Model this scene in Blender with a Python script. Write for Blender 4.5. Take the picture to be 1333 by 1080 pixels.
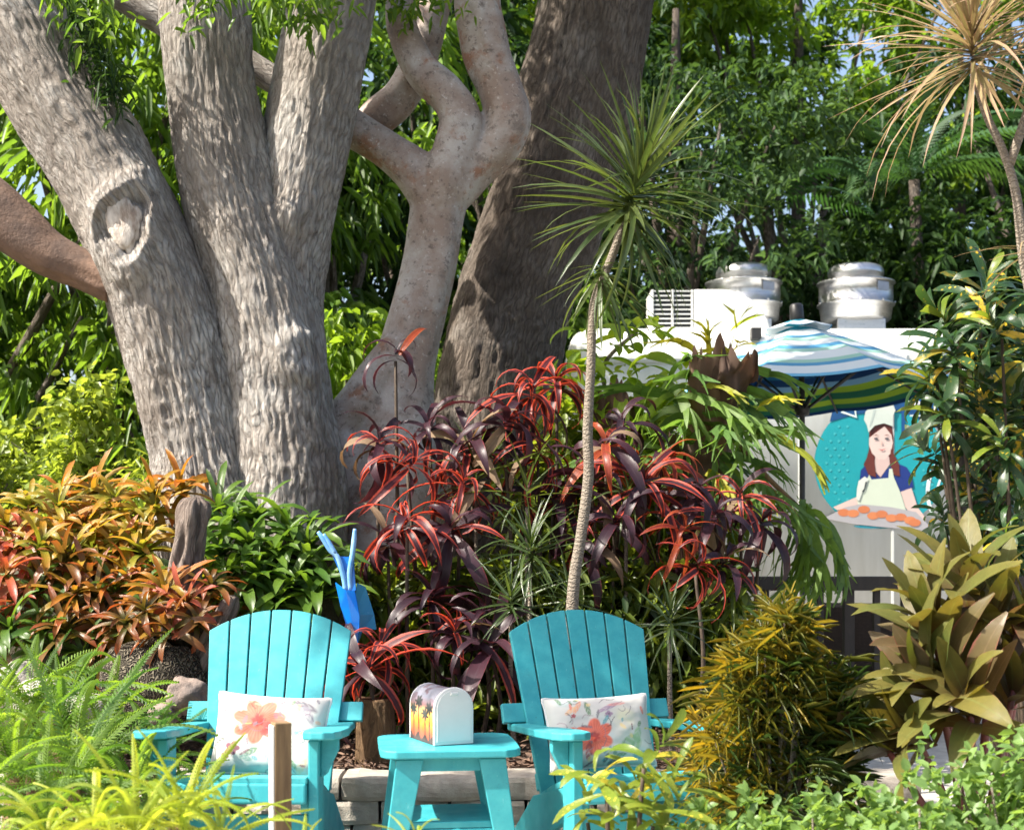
import bpy, bmesh, math, random
import numpy as np
from mathutils import Vector, Matrix, Euler

for o in list(bpy.data.objects):
    bpy.data.objects.remove(o, do_unlink=True)
SC = bpy.context.scene
COL = SC.collection
rng = np.random.default_rng(11)
random.seed(11)
PI = math.pi
R = math.radians

# ------------------------------------------------------------------ camera, sky, sun, exposure
F, CX, HY, CZ = 1851.0, 666.5, 705.0, 1.315        # focal length and horizon of the photograph in its pixels, eye height in metres
cam_d = bpy.data.cameras.new('camera')
cam = bpy.data.objects.new('camera', cam_d)
COL.objects.link(cam)
cam.location = (0, 0, CZ)
cam.rotation_euler = (PI / 2, 0, 0)
cam_d.sensor_width = 36.0
cam_d.lens = 36.0 * F / 1333.0
cam_d.shift_y = (HY - 540.0) / 1333.0
cam_d.clip_end = 600
cam_d.dof.use_dof = True
cam_d.dof.focus_distance = 6.6
cam_d.dof.aperture_fstop = 3.8
SC.camera = cam

SUN_EL, SUN_AZ = 48.0, 200.0                       # azimuth counted from +X towards +Y
sdir = Vector((math.cos(R(SUN_EL)) * math.cos(R(SUN_AZ)), math.cos(R(SUN_EL)) * math.sin(R(SUN_AZ)), math.sin(R(SUN_EL))))
world = bpy.data.worlds.new('World')
SC.world = world
world.use_nodes = True
wn = world.node_tree
for n in list(wn.nodes):
    wn.nodes.remove(n)
sky = wn.nodes.new('ShaderNodeTexSky')
sky.sky_type = 'NISHITA'
sky.sun_disc = False
sky.sun_elevation = R(SUN_EL)
sky.sun_rotation = math.atan2(sdir.x, sdir.y)
sky.dust_density = 4.0
sky.ozone_density = 0.4
bg = wn.nodes.new('ShaderNodeBackground')
bg.inputs['Strength'].default_value = 0.115
wo = wn.nodes.new('ShaderNodeOutputWorld')
wn.links.new(sky.outputs[0], bg.inputs[0])
wn.links.new(bg.outputs[0], wo.inputs[0])
sun_d = bpy.data.lights.new('sun', 'SUN')
sun_d.energy = 5.0
sun_d.angle = R(0.55)
sun_d.color = (1.0, 0.93, 0.82)
sun = bpy.data.objects.new('sun', sun_d)
COL.objects.link(sun)
sun.rotation_euler = sdir.to_track_quat('Z', 'Y').to_euler()
sun.location = sdir * 30
SC.view_settings.view_transform = 'Standard'
SC.view_settings.look = 'None'
SC.view_settings.exposure = 1.42
SC.view_settings.gamma = 1.0
SC.view_settings.use_curve_mapping = False
SC.render.engine = 'CYCLES'
SC.cycles.max_bounces = 7
SC.cycles.diffuse_bounces = 4
SC.cycles.transmission_bounces = 4
SC.cycles.glossy_bounces = 2
SC.cycles.use_denoising = True


def P(px, py, d):
    """the point d metres in front of the camera that the photograph shows at pixel px, py"""
    return Vector(((px - CX) / F * d, d, CZ - (py - HY) / F * d))


# ------------------------------------------------------------------ noise
def _hash(ix, iy, iz):
    h = (ix.astype(np.int64) * 374761393 + iy.astype(np.int64) * 668265263 + iz.astype(np.int64) * 2147483647 + 1013904223) & 0xffffffff
    h = ((h ^ (h >> 13)) * 1274126177) & 0xffffffff
    h = ((h ^ (h >> 16)) * 2246822519) & 0xffffffff
    return ((h ^ (h >> 15)) & 0xffffff) / float(0xffffff)


def vnoise(p):
    p = np.asarray(p, float)
    i = np.floor(p)
    f = p - i
    f = f * f * (3 - 2 * f)
    r = 0
    for dx in (0, 1):
        for dy in (0, 1):
            for dz in (0, 1):
                w = (f[:, 0] if dx else 1 - f[:, 0]) * (f[:, 1] if dy else 1 - f[:, 1]) * (f[:, 2] if dz else 1 - f[:, 2])
                r = r + w * _hash(i[:, 0] + dx, i[:, 1] + dy, i[:, 2] + dz)
    return r * 2 - 1


def fbm(p, n=3):
    r, a = 0, 1.0
    p = np.asarray(p, float)
    for k in range(n):
        r = r + a * vnoise(p * 2 ** k + 17.3 * k)
        a *= 0.5
    return r


# ------------------------------------------------------------------ materials
MATS = {}


def nodes_of(name):
    m = bpy.data.materials.new(name)
    m.use_nodes = True
    nt = m.node_tree
    for n in list(nt.nodes):
        nt.nodes.remove(n)
    out = nt.nodes.new('ShaderNodeOutputMaterial')
    MATS[name] = m
    return m, nt, out


def N(nt, typ, **kw):
    n = nt.nodes.new(typ)
    for k, v in kw.items():
        if k.startswith('i_'):
            n.inputs[k[2:].replace('_', ' ')].default_value = v
        else:
            setattr(n, k, v)
    return n


def mixc(nt, fac, a, b, mode='MIX'):
    n = nt.nodes.new('ShaderNodeMix')
    n.data_type = 'RGBA'
    n.blend_type = mode
    n.clamp_factor = True
    for idx, v in ((0, fac), (6, a), (7, b)):
        if hasattr(v, 'is_linked') or isinstance(v, bpy.types.NodeSocket):
            nt.links.new(v, n.inputs[idx])
        elif idx == 0:
            n.inputs[0].default_value = v
        else:
            n.inputs[idx].default_value = (*v, 1)
    return n.outputs[2]


def math_n(nt, op, a, b=0.0, c=None):
    n = nt.nodes.new('ShaderNodeMath')
    n.operation = op
    for k, v in enumerate((a, b, c)):
        if v is None:
            continue
        if isinstance(v, bpy.types.NodeSocket):
            nt.links.new(v, n.inputs[k])
        else:
            n.inputs[k].default_value = v
    return n.outputs[0]


def mapr(nt, v, a, b, c=0.0, d=1.0):
    n = nt.nodes.new('ShaderNodeMapRange')
    nt.links.new(v, n.inputs[0])
    for k, x in enumerate((a, b, c, d)):
        n.inputs[k + 1].default_value = x
    return n.outputs[0]


def coords(nt, kind='Object', scale=(1, 1, 1)):
    tc = nt.nodes.new('ShaderNodeTexCoord')
    mp = nt.nodes.new('ShaderNodeMapping')
    mp.inputs['Scale'].default_value = scale
    nt.links.new(tc.outputs[kind], mp.inputs[0])
    return mp.outputs[0]


def noise(nt, vec, scale, detail=3, rough=0.55, dist=0.0):
    n = nt.nodes.new('ShaderNodeTexNoise')
    n.inputs['Scale'].default_value = scale
    n.inputs['Detail'].default_value = detail
    n.inputs['Roughness'].default_value = rough
    n.inputs['Distortion'].default_value = dist
    nt.links.new(vec, n.inputs['Vector'])
    return n.outputs[0]


def bsdf(nt, out, color, rough=0.5, metal=0.0, spec=0.5, height=None, bump=0.3, dist=0.01):
    b = nt.nodes.new('ShaderNodeBsdfPrincipled')
    if isinstance(color, bpy.types.NodeSocket):
        nt.links.new(color, b.inputs['Base Color'])
    else:
        b.inputs['Base Color'].default_value = (*color, 1)
    if isinstance(rough, bpy.types.NodeSocket):
        nt.links.new(rough, b.inputs['Roughness'])
    else:
        b.inputs['Roughness'].default_value = rough
    b.inputs['Metallic'].default_value = metal
    b.inputs['Specular IOR Level'].default_value = spec
    if height is not None:
        bp = nt.nodes.new('ShaderNodeBump')
        bp.inputs['Strength'].default_value = bump
        bp.inputs['Distance'].default_value = dist
        nt.links.new(height, bp.inputs['Height'])
        nt.links.new(bp.outputs[0], b.inputs['Normal'])
    nt.links.new(b.outputs[0], out.inputs[0])
    return b


def mat_solid(name, col, col2=None, rough=0.5, metal=0.0, spec=0.5, scale=8.0, bump=0.15, dist=0.004, stretch=(1, 1, 1), rnd=0.0):
    """a plain surface with grain: two tones mixed by noise, fine relief"""
    m, nt, out = nodes_of(name)
    v = coords(nt, 'Object', stretch)
    n1 = noise(nt, v, scale, 5, 0.6)
    n2 = noise(nt, v, scale * 9, 3, 0.6)
    c = mixc(nt, mapr(nt, n1, 0.35, 0.65), col, col2 or tuple(x * 0.75 for x in col))
    if rnd:
        oi = nt.nodes.new('ShaderNodeObjectInfo')
        c = mixc(nt, math_n(nt, 'MULTIPLY', oi.outputs['Random'], rnd), c, tuple(x * 0.45 for x in col))
    h = math_n(nt, 'ADD', math_n(nt, 'MULTIPLY', n1, 0.6), math_n(nt, 'MULTIPLY', n2, 0.4))
    r = mapr(nt, n2, 0.3, 0.7, max(rough - 0.07, 0.02), min(rough + 0.09, 1))
    bsdf(nt, out, c, r, metal, spec, h, bump, dist)
    return m


def mat_leaf(name, c1, c2, edge=None, tip=None, base=None, trans=0.42, tcol=None, rough=0.42, attr=False, spots=None,
             margin=0.72, hue_noise=0.0, spec=0.45):
    """leaf blade: two tones by leaf, optional margin / tip / base colours along the blade, light passing through"""
    m, nt, out = nodes_of(name)
    if attr:
        a = nt.nodes.new('ShaderNodeAttribute')
        a.attribute_name = 'rnd'
        rv = a.outputs['Fac']
    else:
        oi = nt.nodes.new('ShaderNodeObjectInfo')
        rv = oi.outputs['Random']
    c = mixc(nt, rv, c1, c2)
    uvn = nt.nodes.new('ShaderNodeTexCoord')
    sx = nt.nodes.new('ShaderNodeSeparateXYZ')
    nt.links.new(uvn.outputs['UV'], sx.inputs[0])
    uu, vv = sx.outputs[0], sx.outputs[1]
    au = math_n(nt, 'MULTIPLY', math_n(nt, 'ABSOLUTE', math_n(nt, 'SUBTRACT', uu, 0.5)), 2.0)
    ob = coords(nt, 'Object', (1, 1, 1))
    nz = noise(nt, ob, 14.0, 3)
    if base is not None:
        c = mixc(nt, mapr(nt, math_n(nt, 'ADD', vv, math_n(nt, 'MULTIPLY', nz, 0.25)), 0.15, 0.7, 1, 0), c, base)
    if tip is not None:
        c = mixc(nt, mapr(nt, math_n(nt, 'ADD', vv, math_n(nt, 'MULTIPLY', math_n(nt, 'SUBTRACT', rv, 0.5), 0.5)), 0.45, 1.0), c, tip)
    if edge is not None:
        e = math_n(nt, 'ADD', au, math_n(nt, 'MULTIPLY', math_n(nt, 'SUBTRACT', nz, 0.5), 0.9))
        c = mixc(nt, mapr(nt, e, margin - 0.12, margin + 0.12), c, edge)
    if spots is not None:
        vo = nt.nodes.new('ShaderNodeTexVoronoi')
        vo.inputs['Scale'].default_value = 46.0
        nt.links.new(ob, vo.inputs['Vector'])
        sp = mapr(nt, vo.outputs['Distance'], 0.24, 0.36, 1, 0)
        sp = math_n(nt, 'MULTIPLY', sp, mapr(nt, noise(nt, ob, 5.0, 1), 0.40, 0.52))
        patch = mapr(nt, rv, 0.86, 0.92)
        c = mixc(nt, math_n(nt, 'MAXIMUM', sp, math_n(nt, 'MULTIPLY', patch, mapr(nt, noise(nt, ob, 22.0, 2), 0.4, 0.5))), c, spots)
    # midrib, vein relief and uneven tone
    rib = mapr(nt, au, 0.0, 0.10, 1, 0)
    if not attr:
        c = mixc(nt, math_n(nt, 'MULTIPLY', rib, 0.35), c, tuple(min(1, x * 1.8 + 0.03) for x in c1))
    c = mixc(nt, math_n(nt, 'MULTIPLY', mapr(nt, noise(nt, ob, 30.0, 2), 0.3, 0.7), 0.3), c, tuple(x * 0.5 for x in c1))
    p = nt.nodes.new('ShaderNodeBsdfPrincipled')
    nt.links.new(c, p.inputs['Base Color'])
    p.inputs['Roughness'].default_value = rough
    p.inputs['Specular IOR Level'].default_value = spec
    if not attr:
        wv = nt.nodes.new('ShaderNodeTexWave')
        wv.inputs['Scale'].default_value = 6.0
        wv.inputs['Distortion'].default_value = 2.0
        nt.links.new(uvn.outputs['UV'], wv.inputs['Vector'])
        bp = nt.nodes.new('ShaderNodeBump')
        bp.inputs['Strength'].default_value = 0.25
        bp.inputs['Distance'].default_value = 0.003
        nt.links.new(wv.outputs['Fac'], bp.inputs['Height'])
        nt.links.new(bp.outputs[0], p.inputs['Normal'])
    t = nt.nodes.new('ShaderNodeBsdfTranslucent')
    tc = mixc(nt, 1.0, c, tcol or (2.2, 2.0, 0.9), 'MULTIPLY')
    nt.links.new(tc, t.inputs['Color'])
    ms = nt.nodes.new('ShaderNodeMixShader')
    ms.inputs[0].default_value = trans
    nt.links.new(p.outputs[0], ms.inputs[1])
    nt.links.new(t.outputs[0], ms.inputs[2])
    nt.links.new(ms.outputs[0], out.inputs[0])
    return m


def mat_bark(name, light, mid, dark, lichen, sx=20.0, sy=4.0, bump=0.9, lich=(0.5, 0.62), dist=0.02):
    """furrowed bark, long plates along the stem (UV in metres: x round the stem, y along it)"""
    m, nt, out = nodes_of(name)
    uv = coords(nt, 'UV', (1, 1, 1))
    ob = coords(nt, 'Object', (1, 1, 1))
    warp = nt.nodes.new('ShaderNodeVectorMath')
    warp.operation = 'MULTIPLY_ADD'
    wz = nt.nodes.new('ShaderNodeTexNoise')
    wz.inputs['Scale'].default_value = 5.0
    wz.inputs['Detail'].default_value = 3
    nt.links.new(uv, wz.inputs['Vector'])
    nt.links.new(wz.outputs['Color'], warp.inputs[0])
    warp.inputs[1].default_value = (0.09, 0.12, 0.0)
    nt.links.new(uv, warp.inputs[2])
    mp = nt.nodes.new('ShaderNodeMapping')
    mp.inputs['Scale'].default_value = (sx, sy, 1)
    nt.links.new(warp.outputs[0], mp.inputs[0])
    vo = nt.nodes.new('ShaderNodeTexVoronoi')
    vo.feature = 'DISTANCE_TO_EDGE'
    vo.inputs['Scale'].default_value = 1.0
    nt.links.new(mp.outputs[0], vo.inputs['Vector'])
    crack = mapr(nt, vo.outputs['Distance'], 0.0, 0.30)
    fib = noise(nt, mp.outputs[0], 1.7, 8, 0.72)
    fine = noise(nt, ob, 60.0, 4, 0.7)
    h = math_n(nt, 'ADD', math_n(nt, 'MULTIPLY', crack, 0.42), math_n(nt, 'MULTIPLY', fib, 1.2))
    h = math_n(nt, 'ADD', h, math_n(nt, 'MULTIPLY', fine, 0.25))
    c = mixc(nt, mapr(nt, fib, 0.36, 0.66), mid, light)
    c = mixc(nt, mapr(nt, noise(nt, ob, 2.6, 5, 0.65), lich[0], lich[1]), c, lichen)
    c = mixc(nt, mapr(nt, noise(nt, ob, 1.7, 6, 0.7), 0.54, 0.68, 0, 0.7), c, dark)
    c = mixc(nt, math_n(nt, 'MULTIPLY', math_n(nt, 'MULTIPLY', mapr(nt, crack, 0.0, 0.75, 1, 0), mapr(nt, fib, 0.3, 0.62, 1, 0.3)), 0.95), c, dark)
    stc = coords(nt, 'Object', (1.5, 1.5, 0.42))
    c = mixc(nt, mapr(nt, noise(nt, stc, 1.5, 7, 0.7, 0.6), 0.43, 0.58, 0, 0.8), c, tuple(0.55 * a_ + 0.45 * b_ for a_, b_ in zip(mid, dark)))
    c = mixc(nt, mapr(nt, fine, 0.62, 0.72, 0, 0.5), c, light)
    bsdf(nt, out, c, 0.88, 0, 0.25, h, bump, dist)
    return m


def mat_vcol(name, rough=0.6, bump=0.2, scale=300.0, weave=False):
    """flat print held as colours of the cloth / sheet itself"""
    m, nt, out = nodes_of(name)
    a = nt.nodes.new('ShaderNodeAttribute')
    a.attribute_name = 'print'
    ob = coords(nt, 'Object')
    h = noise(nt, ob, scale, 2)
    c = mixc(nt, mapr(nt, noise(nt, ob, 20, 3), 0.3, 0.7, 0, 0.12), a.outputs['Color'], (0.55, 0.53, 0.5))
    bsdf(nt, out, c, rough, 0, 0.3, h, bump, 0.002)
    return m


def lin(*c):
    return tuple(((x / 255) / 12.92 if x / 255 <= 0.04045 else ((x / 255 + 0.055) / 1.055) ** 2.4) for x in c)


# ------------------------------------------------------------------ mesh helpers
def link(name, me, mat=None, parent=None, loc=None, mtx=None, smooth=False):
    o = bpy.data.objects.new(name, me)
    COL.objects.link(o)
    if mat is not None and not me.materials:
        me.materials.append(mat)
    if parent is not None:
        o.parent = parent
    if mtx is not None:
        o.matrix_basis = mtx
    elif loc is not None:
        o.location = loc
    if smooth:
        me.polygons.foreach_set('use_smooth', [True] * len(me.polygons))
    return o


def tag(o, label=None, cat=None, group=None, kind=None):
    if label:
        o['label'] = label
    if cat:
        o['category'] = cat
    if group:
        o['group'] = group
    if kind:
        o['kind'] = kind
    return o


def thing(name, label, cat, loc=(0, 0, 0), rz=0.0, group=None):
    o = bpy.data.objects.new(name, None)
    COL.objects.link(o)
    o.empty_display_size = 0.1
    o.location = loc
    o.rotation_euler = (0, 0, rz)
    return tag(o, label, cat, group)


def mesh_np(name, verts, quads, uv=None, rnd=None, smooth=False):
    verts = np.asarray(verts, np.float32)
    quads = np.asarray(quads, np.int32)
    k = quads.shape[1]
    me = bpy.data.meshes.new(name)
    me.vertices.add(len(verts))
    me.vertices.foreach_set('co', verts.ravel())
    me.loops.add(quads.size)
    me.loops.foreach_set('vertex_index', quads.ravel())
    me.polygons.add(len(quads))
    me.polygons.foreach_set('loop_start', np.arange(len(quads), dtype=np.int32) * k)
    me.polygons.foreach_set('loop_total', np.full(len(quads), k, np.int32))
    if smooth:
        me.polygons.foreach_set('use_smooth', np.ones(len(quads), bool))
    if uv is not None:
        l = me.uv_layers.new(name='UVMap')
        l.data.foreach_set('uv', np.asarray(uv, np.float32)[quads.ravel()].ravel())
    if rnd is not None:
        a = me.attributes.new('rnd', 'FLOAT', 'POINT')
        a.data.foreach_set('value', np.asarray(rnd, np.float32))
    me.update(calc_edges=True)
    me.validate()
    return me


def from_bm(name, bm, smooth=False):
    me = bpy.data.meshes.new(name)
    bmesh.ops.recalc_face_normals(bm, faces=bm.faces)
    bm.to_mesh(me)
    bm.free()
    if smooth:
        me.polygons.foreach_set('use_smooth', [True] * len(me.polygons))
    return me


def board_me(name, outline, th, bevel=0.004, segs=2):
    """flat board: outline in its XY plane, thickness along Z, all edges rounded"""
    bm = bmesh.new()
    vs = [bm.verts.new((x, y, -th / 2)) for x, y in outline]
    f = bm.faces.new(vs)
    r = bmesh.ops.extrude_face_region(bm, geom=[f])
    bmesh.ops.translate(bm, verts=[v for v in r['geom'] if isinstance(v, bmesh.types.BMVert)], vec=(0, 0, th))
    if bevel:
        bmesh.ops.bevel(bm, geom=list(bm.edges), offset=bevel, segments=segs, affect='EDGES', profile=0.5)
    return from_bm(name, bm)


def box_me(name, sx, sy, sz, bevel=0.004, segs=2):
    return board_me(name, [(-sx / 2, -sy / 2), (sx / 2, -sy / 2), (sx / 2, sy / 2), (-sx / 2, sy / 2)], sz, bevel, segs)


def bx(name, x0, x1, y0, y1, z0, z1, mat, parent, bevel=0.004):
    me = box_me(name, x1 - x0, y1 - y0, z1 - z0, bevel)
    return link(name, me, mat, parent, loc=((x0 + x1) / 2, (y0 + y1) / 2, (z0 + z1) / 2))


YZ = Matrix(((0, 0, 1, 0), (1, 0, 0, 0), (0, 1, 0, 0), (0, 0, 0, 1)))     # outline (x,y) -> world (y,z), thickness along X


def lathe_me(name, prof, n=40, cap=True):
    vs, qs = [], []
    for (r, z) in prof:
        for k in range(n):
            a = 2 * PI * k / n
            vs.append((r * math.cos(a), r * math.sin(a), z))
    for i in range(len(prof) - 1):
        for k in range(n):
            k2 = (k + 1) % n
            qs.append((i * n + k, i * n + k2, (i + 1) * n + k2, (i + 1) * n + k))
    return mesh_np(name, vs, qs, smooth=True)


def catmull(ctrl, per):
    pts = np.array([list(c[0]) + [c[1]] for c in ctrl], float)
    pts = np.vstack([2 * pts[0] - pts[1], pts, 2 * pts[-1] - pts[-2]])
    out = []
    for i in range(1, len(pts) - 2):
        p0, p1, p2, p3 = pts[i - 1:i + 3]
        for t in np.linspace(0, 1, per, endpoint=False):
            out.append(0.5 * ((2 * p1) + (p2 - p0) * t + (2 * p0 - 5 * p1 + 4 * p2 - p3) * t * t + (3 * p1 - p0 - 3 * p2 + p3) * t ** 3))
    out.append(pts[-2])
    a = np.array(out)
    a[:, 3] = np.maximum(a[:, 3], 0.0005)
    return a


def tube(ctrl, around=16, per=8, disp=None, close=True):
    """smooth tapered tube through (point, radius) pairs; returns verts, quads, uv (metres)"""
    a = catmull(ctrl, per)
    c, rad = a[:, :3], a[:, 3]
    t = np.gradient(c, axis=0)
    t /= np.linalg.norm(t, axis=1)[:, None] + 1e-9
    ref = np.array((0, 1.0, 0)) if abs(t[0][1]) < 0.9 else np.array((1.0, 0, 0))
    ref = ref - t[0] * ref.dot(t[0])
    ref /= np.linalg.norm(ref)
    s = np.concatenate([[0], np.cumsum(np.linalg.norm(np.diff(c, axis=0), axis=1))])
    V, U = [], []
    th = np.linspace(0, 2 * PI, around + 1)
    rm = rad.mean()
    for i in range(len(c)):
        ref = ref - t[i] * ref.dot(t[i])
        ref /= np.linalg.norm(ref) + 1e-9
        b = np.cross(t[i], ref)
        d = np.cos(th)[:, None] * ref + np.sin(th)[:, None] * b
        rr = np.full(around + 1, rad[i])
        if disp is not None:
            rr = rr + disp(np.column_stack([np.cos(th), np.sin(th), np.full(around + 1, s[i])]), rad[i], c[i] + d * rad[i])
        V.append(c[i] + d * rr[:, None])
        U.append(np.column_stack([th * rm, np.full(around + 1, s[i])]))
    n = around + 1
    idx = np.arange(len(c) * n).reshape(len(c), n)
    q = np.stack([idx[:-1, :-1], idx[:-1, 1:], idx[1:, 1:], idx[1:, :-1]], -1).reshape(-1, 4)
    V = np.concatenate(V)
    U = np.concatenate(U)
    if close:
        V = np.vstack([V, c[0], c[-1]])
        U = np.vstack([U, [0, 0], [0, s[-1]]])
        m = len(V)
        cap0 = [(m - 2, idx[0, k + 1], idx[0, k], m - 2) for k in range(0, around)]
        cap1 = [(m - 1, idx[-1, k], idx[-1, k + 1], m - 1) for k in range(0, around)]
        # caps as degenerate-free quads: pair neighbouring triangles
        c0 = [(m - 2, idx[0, (k + 2)], idx[0, k + 1], idx[0, k]) for k in range(0, around - 1, 2)]
        c1 = [(m - 1, idx[-1, k], idx[-1, k + 1], idx[-1, k + 2]) for k in range(0, around - 1, 2)]
        q = np.vstack([q, np.array(c0), np.array(c1)])
    return V, q, U


def join(parts):
    V, Q, U, n = [], [], [], 0
    for v, q, u in parts:
        V.append(v)
        Q.append(np.asarray(q) + n)
        U.append(u)
        n += len(v)
    return np.concatenate(V), np.concatenate(Q), np.concatenate(U)


def tubes_obj(name, tubes, mat, parent=None, smooth=True):
    v, q, u = join(tubes)
    return link(name, mesh_np(name, v, q, uv=u, smooth=smooth), mat, parent)


# ------------------------------------------------------------------ leaves
def blade_me(name, L, W, seg=7, bend=60, fold=0.25, prof='lance', wave=0.0, start=0.0, twist=0.0):
    """one leaf: grows along +Y, face up, drooping by 'bend' degrees towards the tip"""
    ts = np.linspace(0, 1, seg + 1)
    y = z = 0.0
    V, U = [], []
    for i, t in enumerate(ts):
        if i:
            ang = -R(bend) * (t - 0.5 / seg) ** 1.3 - R(start)
            y += math.cos(ang) * L / seg
            z += math.sin(ang) * L / seg
        if prof == 'lance':
            w = math.sin(PI * min(1, t * 0.93 + 0.07)) ** 0.75 * (1.15 - 0.3 * t)
        elif prof == 'strap':
            w = min(1.0, 0.75 + t) * (1 - max(0, (t - 0.72) / 0.28) ** 2)
        elif prof == 'spike':
            w = min(1.0, 0.55 + 2 * t) * (1 - t) ** 0.6
        elif prof == 'oval':
            w = math.sin(PI * t ** 0.85) ** 0.6 if 0 < t < 1 else 0.08
        elif prof == 'spoon':
            w = (0.3 + 0.7 * math.sin(PI * min(1, 0.12 + t * 0.8) ** 1.6)) * (1 - max(0, (t - 0.8) / 0.2) ** 2)
        w = max(w, 0.02) * W / 2
        ang = -R(bend) * t ** 1.3 - R(start)
        nx, ny, nz = 0, -math.sin(ang), math.cos(ang)
        wz = wave * math.sin(t * 17) * W
        tw = R(twist) * t
        for sgn, uu in ((-1, 0.0), (0, 0.5), (1, 1.0)):
            lift = abs(sgn) * fold * w + (wz * sgn)
            xx = sgn * w
            V.append((xx * math.cos(tw) - 0 * math.sin(tw), y + ny * lift, z + nz * lift + xx * math.sin(tw)))
            U.append((uu, t))
    q = []
    for i in range(seg):
        a = i * 3
        q += [(a, a + 1, a + 4, a + 3), (a + 1, a + 2, a + 5, a + 4)]
    return mesh_np(name, V, q, uv=U, smooth=True)


def leaf_mtx(phi, elev, loc=(0, 0, 0), s=1.0, roll=0.0, frame=None):
    m = Matrix.Translation(loc) @ (frame or Matrix()) @ Matrix.Rotation(phi - PI / 2, 4, 'Z') @ Matrix.Rotation(elev, 4, 'X') @ Matrix.Rotation(roll, 4, 'Y')
    return m @ Matrix.Scale(s, 4)


def rosette(root, meshes, n, mats=None, at=(0, 0, 0), axis=None, el_in=75, el_out=5, s=1.0, jitter=0.2, stretch=0.02, name='leaf', power=1.0):
    fr = Matrix()
    if axis is not None:
        fr = Vector(axis).normalized().to_track_quat('Z', 'Y').to_matrix().to_4x4()
    for k in range(n):
        t = (k + 0.5) / n
        el = R(el_in + (el_out - el_in) * t ** power) + random.gauss(0, 0.10)
        phi = k * 2.39996 + random.gauss(0, jitter)
        loc = Vector(at) + fr @ Vector((0, 0, stretch * (1 - t)))
        sc = s * random.uniform(0.75, 1.12) * (0.72 + 0.28 * min(1, 2.2 * t))
        me = random.choice(meshes)
        link(name, me, None, root, mtx=leaf_mtx(phi, el, loc, sc, random.gauss(0, 0.25), fr))


def leaves_np(base, dirv, L, W, droop=0.3, rn=None, g=rng):
    """many small folded leaves as one mesh: 6 vertices and two quads each"""
    n = len(base)
    dirv = dirv / (np.linalg.norm(dirv, axis=1)[:, None] + 1e-9)
    up = g.normal(size=(n, 3)) * 0.45 + np.array((0, 0, 1.0))
    side = np.cross(dirv, up)
    side /= np.linalg.norm(side, axis=1)[:, None] + 1e-9
    nor = np.cross(side, dirv)
    L = np.broadcast_to(L, (n,))[:, None]
    W = np.broadcast_to(W, (n,))[:, None]
    down = np.array((0, 0, -1.0))
    p1 = base + dirv * L * 0.3 + down * L * droop * 0.09
    p2 = base + dirv * L * 0.68 + down * L * droop * 0.46
    tip = base + dirv * L * 0.97 + down * L * droop
    f = nor * W * 0.16
    V = np.stack([base, p1 - side * W * 0.46 + f, p2 - side * W * 0.4 + f, tip, p2 + side * W * 0.4 + f, p1 + side * W * 0.46 + f], 1).reshape(-1, 3)
    i = np.arange(n)[:, None] * 6
    q = np.stack([i + np.array([[0, 3, 2, 1]]), i + np.array([[0, 5, 4, 3]])], 1).reshape(-1, 4)
    uv1 = np.array([(0.5, 0), (0, 0.3), (0, 0.68), (0.5, 1), (1, 0.68), (1, 0.3)])
    uv = np.tile(uv1, (n, 1))
    if rn is None:
        rn = g.random(n)
    return V, q, uv, np.repeat(rn, 6)


def crown_me(name, blobs, nclus, nleaf, L, W, droop=0.5, shell=0.55, g=rng, spread=0.12, flat=0.0):
    """foliage: whorls of leaves on twig ends spread through uneven lobes (centre, radii)"""
    vol = np.array([b[1][0] * b[1][1] * b[1][2] for b in blobs]) ** 0.67
    pick = g.choice(len(blobs), nclus, p=vol / vol.sum())
    u = g.normal(size=(nclus, 3))
    u /= np.linalg.norm(u, axis=1)[:, None]
    rr = (shell + (1 - shell) * g.random(nclus)) ** 0.8
    C = np.array([b[0] for b in blobs], float)[pick]
    RD = np.array([b[1] for b in blobs], float)[pick]
    bump = 1 + 0.22 * vnoise(u * 2.3 + pick[:, None] * 7.1)
    cl = C + u * RD * (rr * bump)[:, None]
    crn = np.clip(0.5 + 0.33 * fbm(cl * 0.9, 2) + g.normal(size=nclus) * 0.12, 0, 1)
    base = np.repeat(cl, nleaf, 0) + g.normal(size=(nclus * nleaf, 3)) * spread * 0.4
    d = g.normal(size=(nclus * nleaf, 3)) + np.repeat(u, nleaf, 0) * 0.6
    d[:, 2] *= (1 - flat)
    rn = np.clip(np.repeat(crn, nleaf) + g.normal(size=nclus * nleaf) * 0.14, 0, 1)
    sz = g.uniform(0.65, 1.25, nclus * nleaf)
    V, q, uv, r = leaves_np(base, d, L * sz, W * sz, droop, rn, g)
    return mesh_np(name, V, q, uv=uv, rnd=r)


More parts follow.
